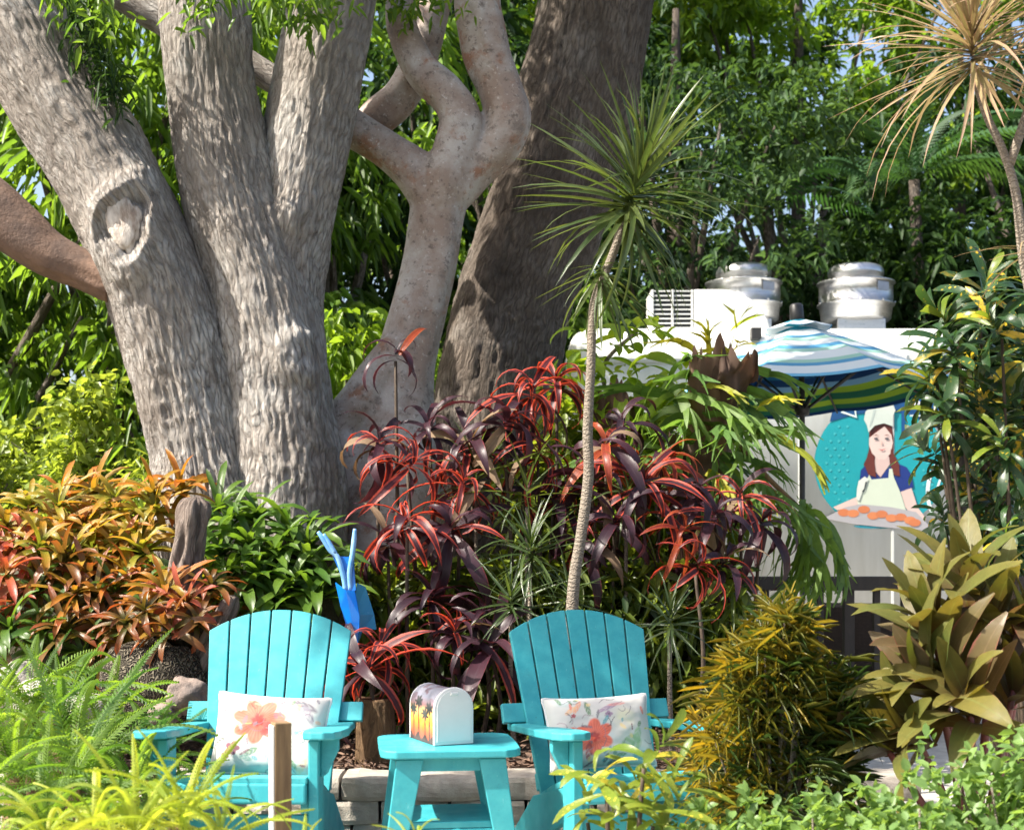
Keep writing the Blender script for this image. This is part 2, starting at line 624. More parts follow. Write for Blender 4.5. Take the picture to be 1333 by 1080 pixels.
def frond_me(name, L, W, pairs=22, bend=70, start=0.0, pw=0.016, droop=0.25, ang=68):
    """fern frond: midrib and paired leaflets, arching"""
    V, Q, U = [], [], []

    def quad(a, b, c, d, v):
        k = len(V)
        V.extend([a, b, c, d])
        U.extend([(0.5, v), (0.0, v), (0.5, v), (1.0, v)])
        Q.append((k, k + 1, k + 2, k + 3))
    y = z = 0.0
    pts = []
    for i in range(pairs + 1):
        t = i / pairs
        a = -R(bend) * t ** 1.2 - R(start)
        pts.append((y, z, a, t))
        y += math.cos(a) * L / pairs
        z += math.sin(a) * L / pairs
    for i in range(pairs):
        y0, z0, a, t = pts[i]
        y1, z1, _, t1 = pts[i + 1]
        w = 0.0035 * (1 - 0.7 * t)
        quad((-w, y0, z0), (w, y0, z0), (w, y1, z1), (-w, y1, z1), t)
        if t < 0.08:
            continue
        ll = W / 2 * (math.sin(PI * min(1, t * 0.86 + 0.13)) ** 0.6)
        for sg in (-1, 1):
            an = R(ang - 18 * t)
            dx, dy = math.sin(an) * sg * ll, math.cos(an) * ll
            py, pz = y0 + dy * math.cos(a), z0 + dy * math.sin(a)
            p = pw / 2
            quad((0, y0 - p * math.cos(a), z0 - p * math.sin(a)), (dx * 0.55, y0 + (py - y0) * 0.55 - p, z0 + (pz - z0) * 0.55 + ll * 0.05),
                 (dx, py, pz - ll * droop), (dx * 0.5, y0 + (py - y0) * 0.55 + p, z0 + (pz - z0) * 0.55 + ll * 0.05), t)
    return mesh_np(name, V, Q, uv=U)


def rock_me(name, sx, sy, sz, seed=0, sub=3, rough=0.25):
    bm = bmesh.new()
    bmesh.ops.create_icosphere(bm, subdivisions=sub, radius=1.0)
    co = np.array([v.co[:] for v in bm.verts])
    k = 1 + rough * fbm(co * 1.6 + seed * 9.7, 3)
    for v, c, f in zip(bm.verts, co, k):
        v.co = Vector((c[0] * sx * f, c[1] * sy * f, c[2] * sz * f))
    return from_bm(name, bm, True)


# ================================================================== MATERIALS
m, nt, out = nodes_of('teal_lumber')
ob = coords(nt, 'Object', (3, 3, 1))
ob2 = coords(nt, 'Object', (1, 1, 1))
oi = nt.nodes.new('ShaderNodeObjectInfo')
c = mixc(nt, mapr(nt, noise(nt, ob, 5, 5, 0.6), 0.35, 0.65), lin(62, 160, 168), lin(44, 146, 157))
c = mixc(nt, math_n(nt, 'MULTIPLY', oi.outputs['Random'], 0.22), c, lin(78, 168, 173))
c = mixc(nt, mapr(nt, noise(nt, ob2, 7, 8, 0.72), 0.56, 0.70, 0, 0.34), c, lin(46, 118, 122))
c = mixc(nt, mapr(nt, noise(nt, coords(nt, 'Object', (14, 3, 3)), 9, 6, 0.75), 0.63, 0.70, 0, 0.4), c, lin(150, 200, 202))
c = mixc(nt, mapr(nt, noise(nt, ob2, 160, 2, 0.6), 0.66, 0.72, 0, 0.5), c, lin(60, 96, 92))
h = noise(nt, ob, 60, 4, 0.6)
bsdf(nt, out, c, mapr(nt, noise(nt, ob2, 9, 5), 0.3, 0.7, 0.34, 0.6), 0, 0.4, h, 0.12, 0.002)
M_TEAL = m
M_MULCH = mat_solid('bark_mulch', (0.10, 0.062, 0.042), (0.035, 0.022, 0.016), rough=0.95, scale=26, bump=0.9, dist=0.03)
M_CHIP = mat_solid('mulch_chip', (0.20, 0.125, 0.085), (0.07, 0.04, 0.028), rough=0.9, scale=30, bump=0.4)
M_PAVE = mat_solid('pale_paving', (0.50, 0.47, 0.42), (0.36, 0.33, 0.29), rough=0.9, scale=9, bump=0.4, dist=0.01)
M_SOIL = mat_solid('garden_soil', (0.055, 0.045, 0.028), (0.03, 0.035, 0.015), rough=1.0, scale=7, bump=0.8, dist=0.04)
M_BLOCK = mat_solid('concrete_block', (0.50, 0.455, 0.395), (0.33, 0.295, 0.25), rough=0.95, scale=18, bump=0.9, dist=0.012, rnd=0.4)
M_LIME = mat_solid('limestone', (0.42, 0.39, 0.34), (0.24, 0.22, 0.19), rough=0.95, scale=8, bump=0.9, dist=0.02)
M_ROCK = mat_solid('brown_rock', (0.24, 0.18, 0.15), (0.10, 0.085, 0.08), rough=0.9, scale=6, bump=0.8, dist=0.02)
M_DRIFT = None
M_STUMP = mat_solid('brown_wood', (0.20, 0.125, 0.062), (0.10, 0.06, 0.03), rough=0.85, scale=7, bump=0.6, stretch=(4, 4, 0.6))
M_STAKE = mat_solid('stake_wood', (0.24, 0.155, 0.075), (0.13, 0.08, 0.04), rough=0.8, scale=9, bump=0.4, stretch=(5, 5, 0.5))
M_WHITE = mat_solid('white_paint', (0.70, 0.70, 0.685), (0.62, 0.625, 0.61), rough=0.42, scale=4, bump=0.04)
M_TRUCK = mat_solid('truck_white', (0.70, 0.715, 0.69), (0.58, 0.59, 0.55), rough=0.38, scale=2.2, bump=0.05, dist=0.003, stretch=(3, 3, 0.35))
M_ALU = mat_solid('spun_aluminium', (0.62, 0.62, 0.63), (0.48, 0.48, 0.49), rough=0.33, metal=0.95, scale=3, bump=0.06, stretch=(1, 1, 9))
M_DSTEM = mat_solid('dark_stem', (0.085, 0.06, 0.04), (0.045, 0.032, 0.022), rough=0.85, scale=20, bump=0.5)
M_BLACK = mat_solid('black_metal', (0.018, 0.018, 0.02), (0.03, 0.028, 0.026), rough=0.45, scale=8, bump=0.1)
M_RAIL = mat_solid('dark_stained_rail', (0.032, 0.024, 0.02), (0.018, 0.014, 0.012), rough=0.6, scale=6, bump=0.3, stretch=(3, 3, 1))
M_WICK = None
M_ORN = mat_solid('blue_enamel', (0.008, 0.11, 0.48), (0.006, 0.19, 0.55), rough=0.18, spec=0.6, scale=6, bump=0.05)
M_ORNT = mat_solid('turquoise_enamel', (0.04, 0.26, 0.42), (0.02, 0.2, 0.4), rough=0.2, scale=6, bump=0.05)
M_ORNW = mat_solid('pale_enamel', (0.30, 0.50, 0.70), (0.10, 0.30, 0.62), rough=0.2, scale=6, bump=0.05)
M_CLOTH = mat_solid('teal_cushion', (0.05, 0.27, 0.27), rough=0.9, scale=40, bump=0.2)
M_ROPE = mat_solid('rope', (0.5, 0.44, 0.34), rough=0.95, scale=60, bump=0.6)
M_RUBBER = mat_solid('rubber', (0.02, 0.02, 0.02), rough=0.8, scale=20)

M_BARK = mat_bark('mango_bark', (0.62, 0.58, 0.535), (0.43, 0.385, 0.34), (0.10, 0.076, 0.06), (0.66, 0.635, 0.60), sx=30, sy=8.5, bump=1.0, dist=0.04, lich=(0.47, 0.62))
M_BARKD = mat_bark('dark_bark', (0.25, 0.21, 0.175), (0.145, 0.115, 0.092), (0.04, 0.03, 0.024), (0.31, 0.28, 0.25), sx=32, sy=9, bump=1.0, dist=0.03, lich=(0.52, 0.68))
M_DRIFT = mat_bark('driftwood', (0.34, 0.285, 0.25), (0.19, 0.145, 0.12), (0.05, 0.036, 0.028), (0.33, 0.30, 0.28), sx=40, sy=4, bump=1.0, dist=0.02)
M_STBARK = mat_bark('stump_bark', (0.24, 0.155, 0.085), (0.15, 0.09, 0.045), (0.045, 0.028, 0.016), (0.22, 0.16, 0.10), sx=46, sy=8, bump=1.0, dist=0.02)
# smooth peeling bark
m, nt, out = nodes_of('smooth_red_bark')
ob = coords(nt, 'Object')
n1 = noise(nt, ob, 3.2, 6, 0.65)
n2 = noise(nt, ob, 26, 5, 0.7)
c = mixc(nt, mapr(nt, n1, 0.40, 0.60), (0.27, 0.20, 0.16), (0.42, 0.38, 0.345))
c = mixc(nt, mapr(nt, noise(nt, ob, 4.6, 6, 0.7), 0.56, 0.66, 0, 0.85), c, (0.26, 0.115, 0.06))
c = mixc(nt, mapr(nt, noise(nt, ob, 9.0, 6, 0.75), 0.55, 0.66, 0, 0.8), c, (0.17, 0.135, 0.115))
c = mixc(nt, mapr(nt, n2, 0.56, 0.66, 0, 0.75), c, (0.10, 0.075, 0.062))
c = mixc(nt, mapr(nt, noise(nt, ob, 40, 4, 0.7), 0.60, 0.68, 0, 0.7), c, (0.55, 0.50, 0.46))
uv = coords(nt, 'Object', (1.2, 1.2, 9))
rg = noise(nt, uv, 3.0, 4, 0.6)
h = math_n(nt, 'ADD', math_n(nt, 'MULTIPLY', n2, 0.5), math_n(nt, 'MULTIPLY', rg, 0.6))
bsdf(nt, out, c, 0.62, 0, 0.4, h, 0.6, 0.012)
M_GUMBO = m
# cane with leaf scars
m, nt, out = nodes_of('ringed_cane')
uv = coords(nt, 'UV', (1, 1, 1))
wv = N(nt, 'ShaderNodeTexWave', bands_direction='Y')
wv.inputs['Scale'].default_value = 16
wv.inputs['Distortion'].default_value = 9
wv.inputs['Detail Scale'].default_value = 3
nt.links.new(uv, wv.inputs['Vector'])
c = mixc(nt, wv.outputs['Fac'], (0.17, 0.14, 0.11), (0.24, 0.205, 0.165))
bsdf(nt, out, c, 0.85, 0, 0.3, wv.outputs['Fac'], 0.7, 0.006)
M_CANE = m
# wormy stone planter
m, nt, out = nodes_of('worm_coral_stone')
ob = coords(nt, 'Object')
wv = N(nt, 'ShaderNodeTexWave')
wv.inputs['Scale'].default_value = 13
wv.inputs['Distortion'].default_value = 20
wv.inputs['Detail'].default_value = 1
wv.inputs['Detail Scale'].default_value = 2.2
nt.links.new(ob, wv.inputs['Vector'])
c = mixc(nt, mapr(nt, wv.outputs['Fac'], 0.2, 0.7), (0.035, 0.03, 0.024), (0.20, 0.175, 0.13))
bsdf(nt, out, c, 0.95, 0, 0.2, wv.outputs['Fac'], 1.0, 0.03)
M_WORM = m
# wicker
m, nt, out = nodes_of('dark_wicker')
ob = coords(nt, 'Object', (38, 38, 38))
ck = N(nt, 'ShaderNodeTexChecker')
ck.inputs['Scale'].default_value = 1.0
nt.links.new(ob, ck.inputs['Vector'])
n1 = noise(nt, ob, 1.2, 3)
c = mixc(nt, n1, (0.045, 0.03, 0.024), (0.015, 0.011, 0.01))
bsdf(nt, out, c, 0.5, 0, 0.4, ck.outputs['Fac'], 0.9, 0.006)
M_WICK = m

# leaves
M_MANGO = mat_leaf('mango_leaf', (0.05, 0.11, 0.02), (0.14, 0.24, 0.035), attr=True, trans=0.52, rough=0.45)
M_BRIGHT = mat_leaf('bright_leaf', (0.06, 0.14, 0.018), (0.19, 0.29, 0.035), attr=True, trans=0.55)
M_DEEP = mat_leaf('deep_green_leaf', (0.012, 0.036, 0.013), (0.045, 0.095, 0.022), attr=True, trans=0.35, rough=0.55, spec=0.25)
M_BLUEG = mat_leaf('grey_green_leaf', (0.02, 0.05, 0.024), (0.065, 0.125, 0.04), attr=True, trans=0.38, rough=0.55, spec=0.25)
M_SHRUB = mat_leaf('low_shrub_leaf', (0.06, 0.14, 0.05), (0.19, 0.30, 0.09), attr=True, trans=0.45)
M_THIN = mat_leaf('thicket_leaf', (0.09, 0.16, 0.03), (0.24, 0.31, 0.06), attr=True, trans=0.5)
M_UNDER = mat_leaf('undergrowth_leaf', (0.03, 0.065, 0.015), (0.20, 0.26, 0.035), attr=True, trans=0.45)
M_YCROT = mat_leaf('narrow_croton_leaf', (0.045, 0.09, 0.016), (0.46, 0.33, 0.025), attr=True, trans=0.4, tcol=(1.7, 1.4, 0.8))
M_FERN = mat_leaf('fern_green', (0.06, 0.14, 0.022), (0.17, 0.27, 0.035), trans=0.5)
M_FERNY = mat_leaf('fern_yellow', (0.22, 0.32, 0.03), (0.42, 0.46, 0.06), trans=0.5, tcol=(1.6, 1.5, 0.8))
M_PALM = mat_leaf('frond_green', (0.03, 0.085, 0.03), (0.06, 0.13, 0.035), trans=0.4)
M_BRO_O = mat_leaf('bromeliad_orange', (0.30, 0.20, 0.02), (0.38, 0.155, 0.02), tip=(0.44, 0.135, 0.025), base=(0.13, 0.15, 0.02), trans=0.4, tcol=(1.6, 1.3, 0.8), rough=0.35)
M_BRO_R = mat_leaf('bromeliad_red', (0.34, 0.075, 0.035), (0.42, 0.11, 0.05), tip=(0.46, 0.10, 0.06), base=(0.12, 0.10, 0.02), trans=0.35, tcol=(1.6, 1.2, 0.8), rough=0.35)
M_BRO_B = mat_leaf('bromeliad_bronze', (0.17, 0.075, 0.022), (0.10, 0.10, 0.022), tip=(0.25, 0.06, 0.02), base=(0.055, 0.08, 0.018), trans=0.35, tcol=(1.8, 1.4, 0.8), rough=0.33)
M_BRO_Y = mat_leaf('bromeliad_yellow', (0.30, 0.26, 0.03), (0.22, 0.25, 0.03), tip=(0.45, 0.22, 0.03), base=(0.10, 0.16, 0.02), trans=0.42, tcol=(1.6, 1.5, 0.8), rough=0.35)
M_BRO_G = mat_leaf('bromeliad_green', (0.05, 0.12, 0.02), (0.11, 0.19, 0.025), base=(0.04, 0.08, 0.015), trans=0.4, rough=0.33)
M_CORD_D = mat_leaf('cordyline_dark', (0.026, 0.014, 0.022), (0.05, 0.018, 0.028), edge=(0.22, 0.028, 0.034), margin=1.02, trans=0.22, tcol=(2.4, 1.2, 1.0), rough=0.36, spec=0.4)
M_CORD_R = mat_leaf('cordyline_red', (0.09, 0.017, 0.022), (0.03, 0.012, 0.02), edge=(0.50, 0.075, 0.045), margin=0.56, trans=0.3, tcol=(1.9, 1.3, 0.8), rough=0.38, spec=0.4)
M_CORD_O = mat_leaf('cordyline_orange', (0.36, 0.075, 0.03), (0.22, 0.03, 0.028), edge=(0.48, 0.13, 0.045), margin=0.8, trans=0.5, tcol=(1.6, 1.3, 0.7), rough=0.32)
M_DEADL = mat_leaf('withered_leaf', (0.22, 0.15, 0.09), (0.14, 0.09, 0.055), trans=0.25, rough=0.8, tcol=(1.4, 1.2, 0.9))
M_TI = mat_leaf('ti_leaf', (0.085, 0.115, 0.028), (0.135, 0.115, 0.03), edge=(0.26, 0.10, 0.07), margin=1.1, base=(0.12, 0.065, 0.04), tip=(0.15, 0.13, 0.03), trans=0.32, tcol=(1.9, 1.6, 0.8), rough=0.42, spec=0.3)
M_TIP = mat_leaf('ti_leaf_pink', (0.13, 0.085, 0.045), (0.12, 0.10, 0.04), edge=(0.26, 0.09, 0.07), margin=0.95, trans=0.35, tcol=(1.8, 1.4, 0.9), rough=0.36, spec=0.5)
M_DRAC = mat_leaf('dracaena_green', (0.05, 0.085, 0.028), (0.10, 0.135, 0.042), edge=(0.09, 0.06, 0.03), margin=1.0, trans=0.35, rough=0.3, spec=0.6)
M_DRACT = mat_leaf('dracaena_tan', (0.34, 0.26, 0.14), (0.25, 0.22, 0.09), edge=(0.40, 0.22, 0.16), margin=0.85, tip=(0.36, 0.24, 0.16), trans=0.3, tcol=(1.2, 1.15, 0.9), rough=0.4)
M_DRACD = mat_leaf('dracaena_dark', (0.035, 0.065, 0.02), (0.065, 0.10, 0.03), trans=0.3, rough=0.28, spec=0.6)
M_CROT = mat_leaf('croton_leaf', (0.022, 0.06, 0.02), (0.045, 0.10, 0.03), spots=(0.62, 0.42, 0.03), trans=0.35, rough=0.3, spec=0.55, tcol=(1.8, 1.6, 0.8))
M_CROTY = mat_leaf('croton_leaf_yellow', (0.12, 0.19, 0.02), (0.20, 0.24, 0.03), spots=(0.72, 0.56, 0.06), trans=0.4, rough=0.32, tcol=(1.5, 1.4, 0.8))
M_STAG = mat_leaf('staghorn_green', (0.08, 0.165, 0.045), (0.17, 0.27, 0.055), trans=0.45, rough=0.45)
M_STAGY = mat_leaf('staghorn_yellow', (0.30, 0.34, 0.03), (0.42, 0.36, 0.03), trans=0.5, tcol=(1.5, 1.4, 0.8))
M_SHIELD = mat_leaf('shield_frond_brown', (0.15, 0.09, 0.06), (0.07, 0.042, 0.03), trans=0.2, rough=0.8, tcol=(1.6, 1.2, 0.9))
M_VINE = mat_leaf('vine_leaf', (0.19, 0.31, 0.03), (0.33, 0.43, 0.045), trans=0.5)
for _n in ('mango_leaf',):
    pass

# ================================================================== SETTING
def sheet(name, x0, x1, y0, y1, z, mat, nx=2, ny=2, amp=0.0, fr=0.5):
    xs, ys = np.linspace(x0, x1, nx), np.linspace(y0, y1, ny)
    X, Y = np.meshgrid(xs, ys)
    p = np.column_stack([X.ravel(), Y.ravel(), np.full(X.size, z)])
    if amp:
        p[:, 2] += amp * fbm(np.column_stack([p[:, 0] * fr, p[:, 1] * fr, p[:, 0] * 0]), 3)
    i = np.arange(nx * ny).reshape(ny, nx)
    q = np.stack([i[:-1, :-1], i[:-1, 1:], i[1:, 1:], i[1:, :-1]], -1).reshape(-1, 4)
    return tag(link(name, mesh_np(name, p, q, smooth=True), mat), kind='structure')


sheet('ground', -150, 150, -20, 280, -0.06, M_SOIL, 60, 60, 0.02, 0.3)
sheet('paving', -5, 6.5, 1.5, 6.3, 0.004, M_PAVE)
sheet('terrace_paving', 1.45, 7.5, 6.3, 17.0, 0.012, M_PAVE)
BED_Z = 0.285
# planting bed behind the kerb of blocks, rising gently towards the trees
xs, ys = np.linspace(-7.5, 1.45, 120), np.linspace(6.26, 12.5, 90)
X, Y = np.meshgrid(xs, ys)
p = np.column_stack([X.ravel(), Y.ravel(), 0 * X.ravel()])
edge = np.clip((1.45 - p[:, 0]) / 0.5, 0, 1) * np.clip((12.5 - p[:, 1]) / 1.5, 0, 1)
p[:, 2] = -0.05 + edge * (0.05 + BED_Z - 0.03 + 0.10 * np.clip((p[:, 1] - 6.4) / 2.0, 0, 1) + 0.025 * fbm(p * 3.0, 3))
i = np.arange(X.size).reshape(X.shape)
q = np.stack([i[:-1, :-1], i[:-1, 1:], i[1:, 1:], i[1:, :-1]], -1).reshape(-1, 4)
tag(link('mulch_ground', mesh_np('mulch_ground', p, q, smooth=True), M_MULCH), kind='structure')
# loose chips
n = 5200
bp_ = np.column_stack([rng.uniform(-2.2, 1.2, n), 6.42 + rng.random(n) ** 1.5 * 1.6, np.zeros(n)])
bp_[:, 2] = BED_Z - 0.005 + 0.10 * np.clip((bp_[:, 1] - 6.4) / 2.0, 0, 1) + rng.uniform(0.0, 0.03, n)
dd = rng.normal(size=(n, 3)); dd[:, 2] *= 0.35
V, q, uv, rr = leaves_np(bp_, dd, rng.uniform(0.02, 0.07, n), rng.uniform(0.008, 0.022, n), 0.1)
tag(link('mulch_chips', mesh_np('mulch_chips', V, q, uv=uv, rnd=rr), M_CHIP),
    'brown shredded bark mulch lying on the planting bed', 'mulch', kind='stuff')

# kerb of split-face blocks
kw = thing('retaining_wall', 'low kerb of rough tan concrete blocks behind the turquoise seats', 'garden wall', (0, 6.25, 0))
for course in range(3):
    x = -2.6 + 0.15 * (course % 2)
    while x < 1.5:
        w = random.choice((0.30, 0.33, 0.31))
        bm = bmesh.new()
        bmesh.ops.create_cube(bm, size=1.0)
        bmesh.ops.subdivide_edges(bm, edges=list(bm.edges), cuts=4, use_grid_fill=True)
        off = random.random() * 50
        for v in bm.verts:
            c = v.co.copy()
            v.co = Vector((c.x * (w - 0.012), c.y * 0.24, c.z * 0.098))
            nn = vnoise(np.array([[v.co.x * 14 + off, v.co.y * 14, v.co.z * 14]]))[0]
            if c.y < -0.49:
                v.co.y += nn * 0.034 - 0.012 * (1 - (2 * abs(c.z)) ** 4)
            elif abs(c.z) > 0.49:
                v.co.z += nn * 0.010
            if abs(abs(c.x) - 0.5) < 0.01 and abs(abs(c.z) - 0.5) < 0.01:
                v.co.x *= 0.985
                v.co.z *= 0.95
        link('block', from_bm('block', bm), M_BLOCK, kw, loc=(x + w / 2, random.uniform(-0.008, 0.008), 0.05 + course * 0.1), mtx=None)
        x += w

# ================================================================== GREAT TREES
def bark_disp(amp, lump, k=5.0, m=1.4, seed=0.0):
    def f(p, r, world):
        a = p.copy()
        a[:, :2] *= k
        a[:, 2] *= m
        a = a + seed
        b = a.copy()
        b[:, :2] *= 2.6
        b[:, 2] *= 2.2
        rid = 1 - np.abs(vnoise(b)) * 2
        lo = p.copy()
        lo[:, :2] *= 1.1
        lo[:, 2] *= 1.3
        return amp * (0.6 * vnoise(a) + 0.8 * rid) + lump * fbm(lo + seed * 1.7, 2)
    return f


def stem(pts, d, extra=None):
    """control points (px, py, radius px) at depth d -> world points and radii"""
    out = []
    for t in pts:
        dd = t[3] if len(t) > 3 else d
        out.append((P(t[0], t[1], dd), t[2] * dd / F))
    return out


D1 = 8.0
t1 = thing('mango_tree', 'huge pale grey tree forking into three leaning stems above the bromeliads', 'tree', P(330, 960, D1))
inv = Matrix.Translation(-t1.location)
trunk = [
    tube(stem([(300, 985, 150), (300, 900, 120), (285, 760, 86), (272, 660, 72), (258, 580, 62), (240, 500, 62), (215, 400, 67), (177, 300, 68), (128, 210, 66), (76, 130, 64), (20, 30, 66), (-60, -90, 64), (-160, -260, 56)], D1 - 0.05), 200, 36, bark_disp(0.013, 0.035, 9, 4.5, 3.1)),
    tube(stem([(370, 985, 150), (372, 900, 112), (372, 760, 88), (370, 650, 84), (364, 560, 78), (352, 460, 72), (335, 380, 68), (309, 290, 63), (286, 200, 60), (271, 100, 55), (266, 0, 53), (262, -120, 50), (250, -280, 40)], D1 + 0.05), 200, 36, bark_disp(0.014, 0.03, 9, 4.5, 8.4)),
    tube(stem([(385, 900, 80), (376, 740, 70), (374, 600, 62), (368, 480, 58), (366, 380, 52), (378, 290, 52), (396, 200, 53), (413, 100, 55), (434, 0, 54), (462, -120, 50), (500, -280, 40)], D1 + 0.12), 170, 36, bark_disp(0.013, 0.03, 9, 4.5, 5.7)),
]
v, q, u = join(trunk)
# healed bulge on the third stem
c0 = np.array(P(386, 468, D1 - 0.12))
dist = np.linalg.norm((v - c0) * np.array((1.0, 1.0, 1.0)), axis=1)
ringd = np.exp(-((dist - 0.14) / 0.05) ** 2) * 0.05
dirn = np.array((0.15, -1.0, 0.1))
v = v + ringd[:, None] * dirn * (v[:, 1] < D1)[:, None]
c1 = np.array(P(375, 280, D1 - 0.1))
dist = np.linalg.norm(v - c1, axis=1)
v = v + (np.exp(-(dist / 0.10) ** 2) * 0.05)[:, None] * dirn
# pruned limb scar on the leaning stem: raised callus ring round a sunken heart
cs = np.array(P(168, 296, D1 - 0.3))
sel = (np.arange(len(v)) < len(trunk[0][0])) & (v[:, 1] < D1)
ta = R(-14)
dx, dz_ = v[:, 0] - cs[0], v[:, 2] - cs[2]
ex, ez = (dx * math.cos(ta) + dz_ * math.sin(ta)) / 0.165, (-dx * math.sin(ta) + dz_ * math.cos(ta)) / 0.25
er = np.hypot(ex, ez) * (1 + 0.12 * np.sin(np.arctan2(ez, ex) * 3 + 1))
near = sel & (er < 0.35)
ysurf = v[near, 1].min()
rough_ = fbm(v * 9.0, 3)
lift = 0.062 * np.exp(-((er - 0.98 + 0.10 * rough_) / 0.36) ** 2) * (1 + 0.10 * np.sin(er * 22 + rough_ * 2) + 0.25 * rough_) - 0.035 * np.clip(1 - er, 0, 1)
v[:, 1] -= np.where(sel, lift, 0)
v = v - np.array(t1.location)
link('trunk', mesh_np('trunk', v, q, uv=u, smooth=True), M_BARK, t1)
M_DEAD = mat_solid('dead_wood_grey', (0.62, 0.57, 0.51), (0.26, 0.20, 0.16), rough=0.9, scale=11, bump=0.9, dist=0.015, stretch=(2, 2, 0.7))
link('branch_scar', rock_me('branch_scar', 0.088, 0.03, 0.155, 4, 4, 0.3), M_DEAD, t1, mtx=Matrix.Translation(Vector((cs[0] - 0.015, ysurf + 0.012, cs[2] + 0.02)) - t1.location) @ Matrix.Rotation(R(-10), 4, 'Y'))
M_LIMB = mat_solid('brown_limb_bark', (0.21, 0.13, 0.09), (0.10, 0.065, 0.05), rough=0.85, scale=5, bump=0.8, dist=0.015)
# limb that leaves to the side, and thin limbs behind
lm = tube([(p_ - t1.location, r_) for p_, r_ in stem([(150, 372, 26), (105, 352, 27), (60, 332, 33), (20, 300, 38), (-20, 268, 42), (-90, 215, 42), (-200, 170, 36)], D1 - 0.1)], 40, 16, bark_disp(0.006, 0.03, 3, 2, 1.0))
tubes_obj('limb', [lm], M_LIMB, t1)
lm = tube([(p_ - t1.location, r_) for p_, r_ in stem([(270, 130, 20), (230, 40, 21), (190, 10, 21), (140, -20, 20), (60, -70, 17)], D1 + 0.5)], 28, 10, bark_disp(0.004, 0.015, 3, 2, 6.0))
tubes_obj('limb', [lm], M_BARK, t1)
lm = tube([(p_ - t1.location, r_) for p_, r_ in stem([(430, 160, 16), (380, 118, 18), (335, 90, 18), (290, 60, 17), (230, 40, 16)], D1 + 0.7)], 28, 10, bark_disp(0.004, 0.015, 3, 2, 9.0))
tubes_obj('limb', [lm], M_BARK, t1)


def cluster_leaves(name, pts, nleaf, L, W, droop, mat, parent, off):
    pts = np.array(pts)
    n = len(pts) * nleaf
    base = np.repeat(pts, nleaf, 0) + rng.normal(size=(n, 3)) * 0.05
    d = rng.normal(size=(n, 3))
    d[:, 2] -= 0.3
    V, q, uv, rr = leaves_np(base - np.array(off), d, L * rng.uniform(0.7, 1.2, n), W * rng.uniform(0.7, 1.2, n), droop)
    return tag(link(name, mesh_np(name, V, q, uv=uv, rnd=rr), mat, parent), kind='stuff')


# crown above the frame (it throws the dappled shade) and the sprays that hang into view
blobs = [((-4.3, 4.2, 6.1), (0.9, 0.55, 0.5)), ((-3.7, 4.5, 6.7), (1.0, 0.6, 0.55)), ((-1.0, 8.2, 7.6), (1.6, 1.5, 1.0)), ((-0.4, 7.6, 6.6), (1.1, 1.0, 0.7)),  # the lobes nearest the camera are added, unseen, to shade the angled chair
         ((-2.6, 7.2, 7.3), (1.0, 0.9, 0.7))]
blobs = [(tuple(np.array(b[0]) - np.array(t1.location)), b[1]) for b in blobs]
link('crown', crown_me('crown', blobs, 560, 10, 0.19, 0.05, 0.55), M_MANGO, t1)
pts = [P(x + random.gauss(0, 10), y + random.gauss(0, 9), D1 - 0.45 + random.uniform(-.1, .1)) for x, y in
       ((395, 6), (430, 2), (360, 8), (250, 4), (300, 0), (275, -8), (130, 8), (140, 30), (405, 20), (420, 12), (385, 2), (60, -4)) for _ in range(3)]
cluster_leaves('hanging_spray', pts, 9, 0.085, 0.03, 0.5, M_MANGO, t1, t1.location)
pts = [P(95 + 58 * t + random.gauss(0, 9), 5 + 130 * t + random.gauss(0, 7), D1 - 0.30) for t in np.linspace(0, 1, 26)]
cluster_leaves('epiphyte_tuft', pts, 14, 0.075, 0.016, 0.6, M_DEEP, t1, t1.location)

# smooth-barked tree with crooked limbs
D2 = 8.5
t2 = thing('gumbo_limbo_tree', 'smooth pinkish grey tree with crooked forking limbs', 'tree', P(505, 960, D2))


def sub(root, pts, d, ar, per, dsp):
    return tube([(p_ - root.location, r_) for p_, r_ in stem(pts, d)], ar, per, dsp)


g = [sub(t2, [(500, 1000, 110), (505, 850, 90), (508, 700, 74), (512, 600, 64), (517, 530, 50), (526, 470, 42), (543, 400, 38), (558, 340, 37), (566, 290, 37), (574, 250, 37), (584, 215, 32), (594, 185, 24), (598, 165, 10)], D2, 48, 10, bark_disp(0.004, 0.03, 3, 2, 2.0)),
     sub(t2, [(450, 720, 26), (455, 610, 30), (438, 560, 26), (470, 520, 30), (512, 460, 24), (530, 430, 10)], D2 - 0.1, 40, 8, bark_disp(0.004, 0.02, 3, 2, 4.0)),
     sub(t2, [(566, 300, 14), (565, 262, 28), (545, 226, 30), (510, 196, 25), (478, 176, 24), (450, 160, 25), (425, 140, 24), (390, 100, 22)], D2 - 0.06, 40, 8, bark_disp(0.004, 0.02, 3, 2, 6.0)),
     sub(t2, [(462, 168, 12), (478, 162, 22), (497, 150, 26), (520, 130, 24), (538, 100, 22), (552, 60, 21), (562, 20, 20), (575, -40, 19), (590, -140, 16)], D2 + 0.16, 40, 8, bark_disp(0.004, 0.02, 3, 2, 7.0)),
     sub(t2, [(568, 290, 14), (580, 240, 28), (594, 195, 28), (600, 155, 27), (582, 122, 24), (556, 98, 22), (538, 70, 20), (524, 35, 19), (520, 0, 18), (512, -60, 17), (490, -150, 14)], D2 - 0.10, 40, 8, bark_disp(0.004, 0.02, 3, 2, 8.0)),
     sub(t2, [(568, 300, 14), (588, 250, 30), (618, 216, 28), (648, 186, 30), (662, 150, 31), (652, 110, 28), (638, 75, 29), (630, 40, 29), (622, 0, 28), (626, -50, 25), (650, -150, 20)], D2 - 0.05, 40, 8, bark_disp(0.004, 0.03, 3, 2, 9.0))]
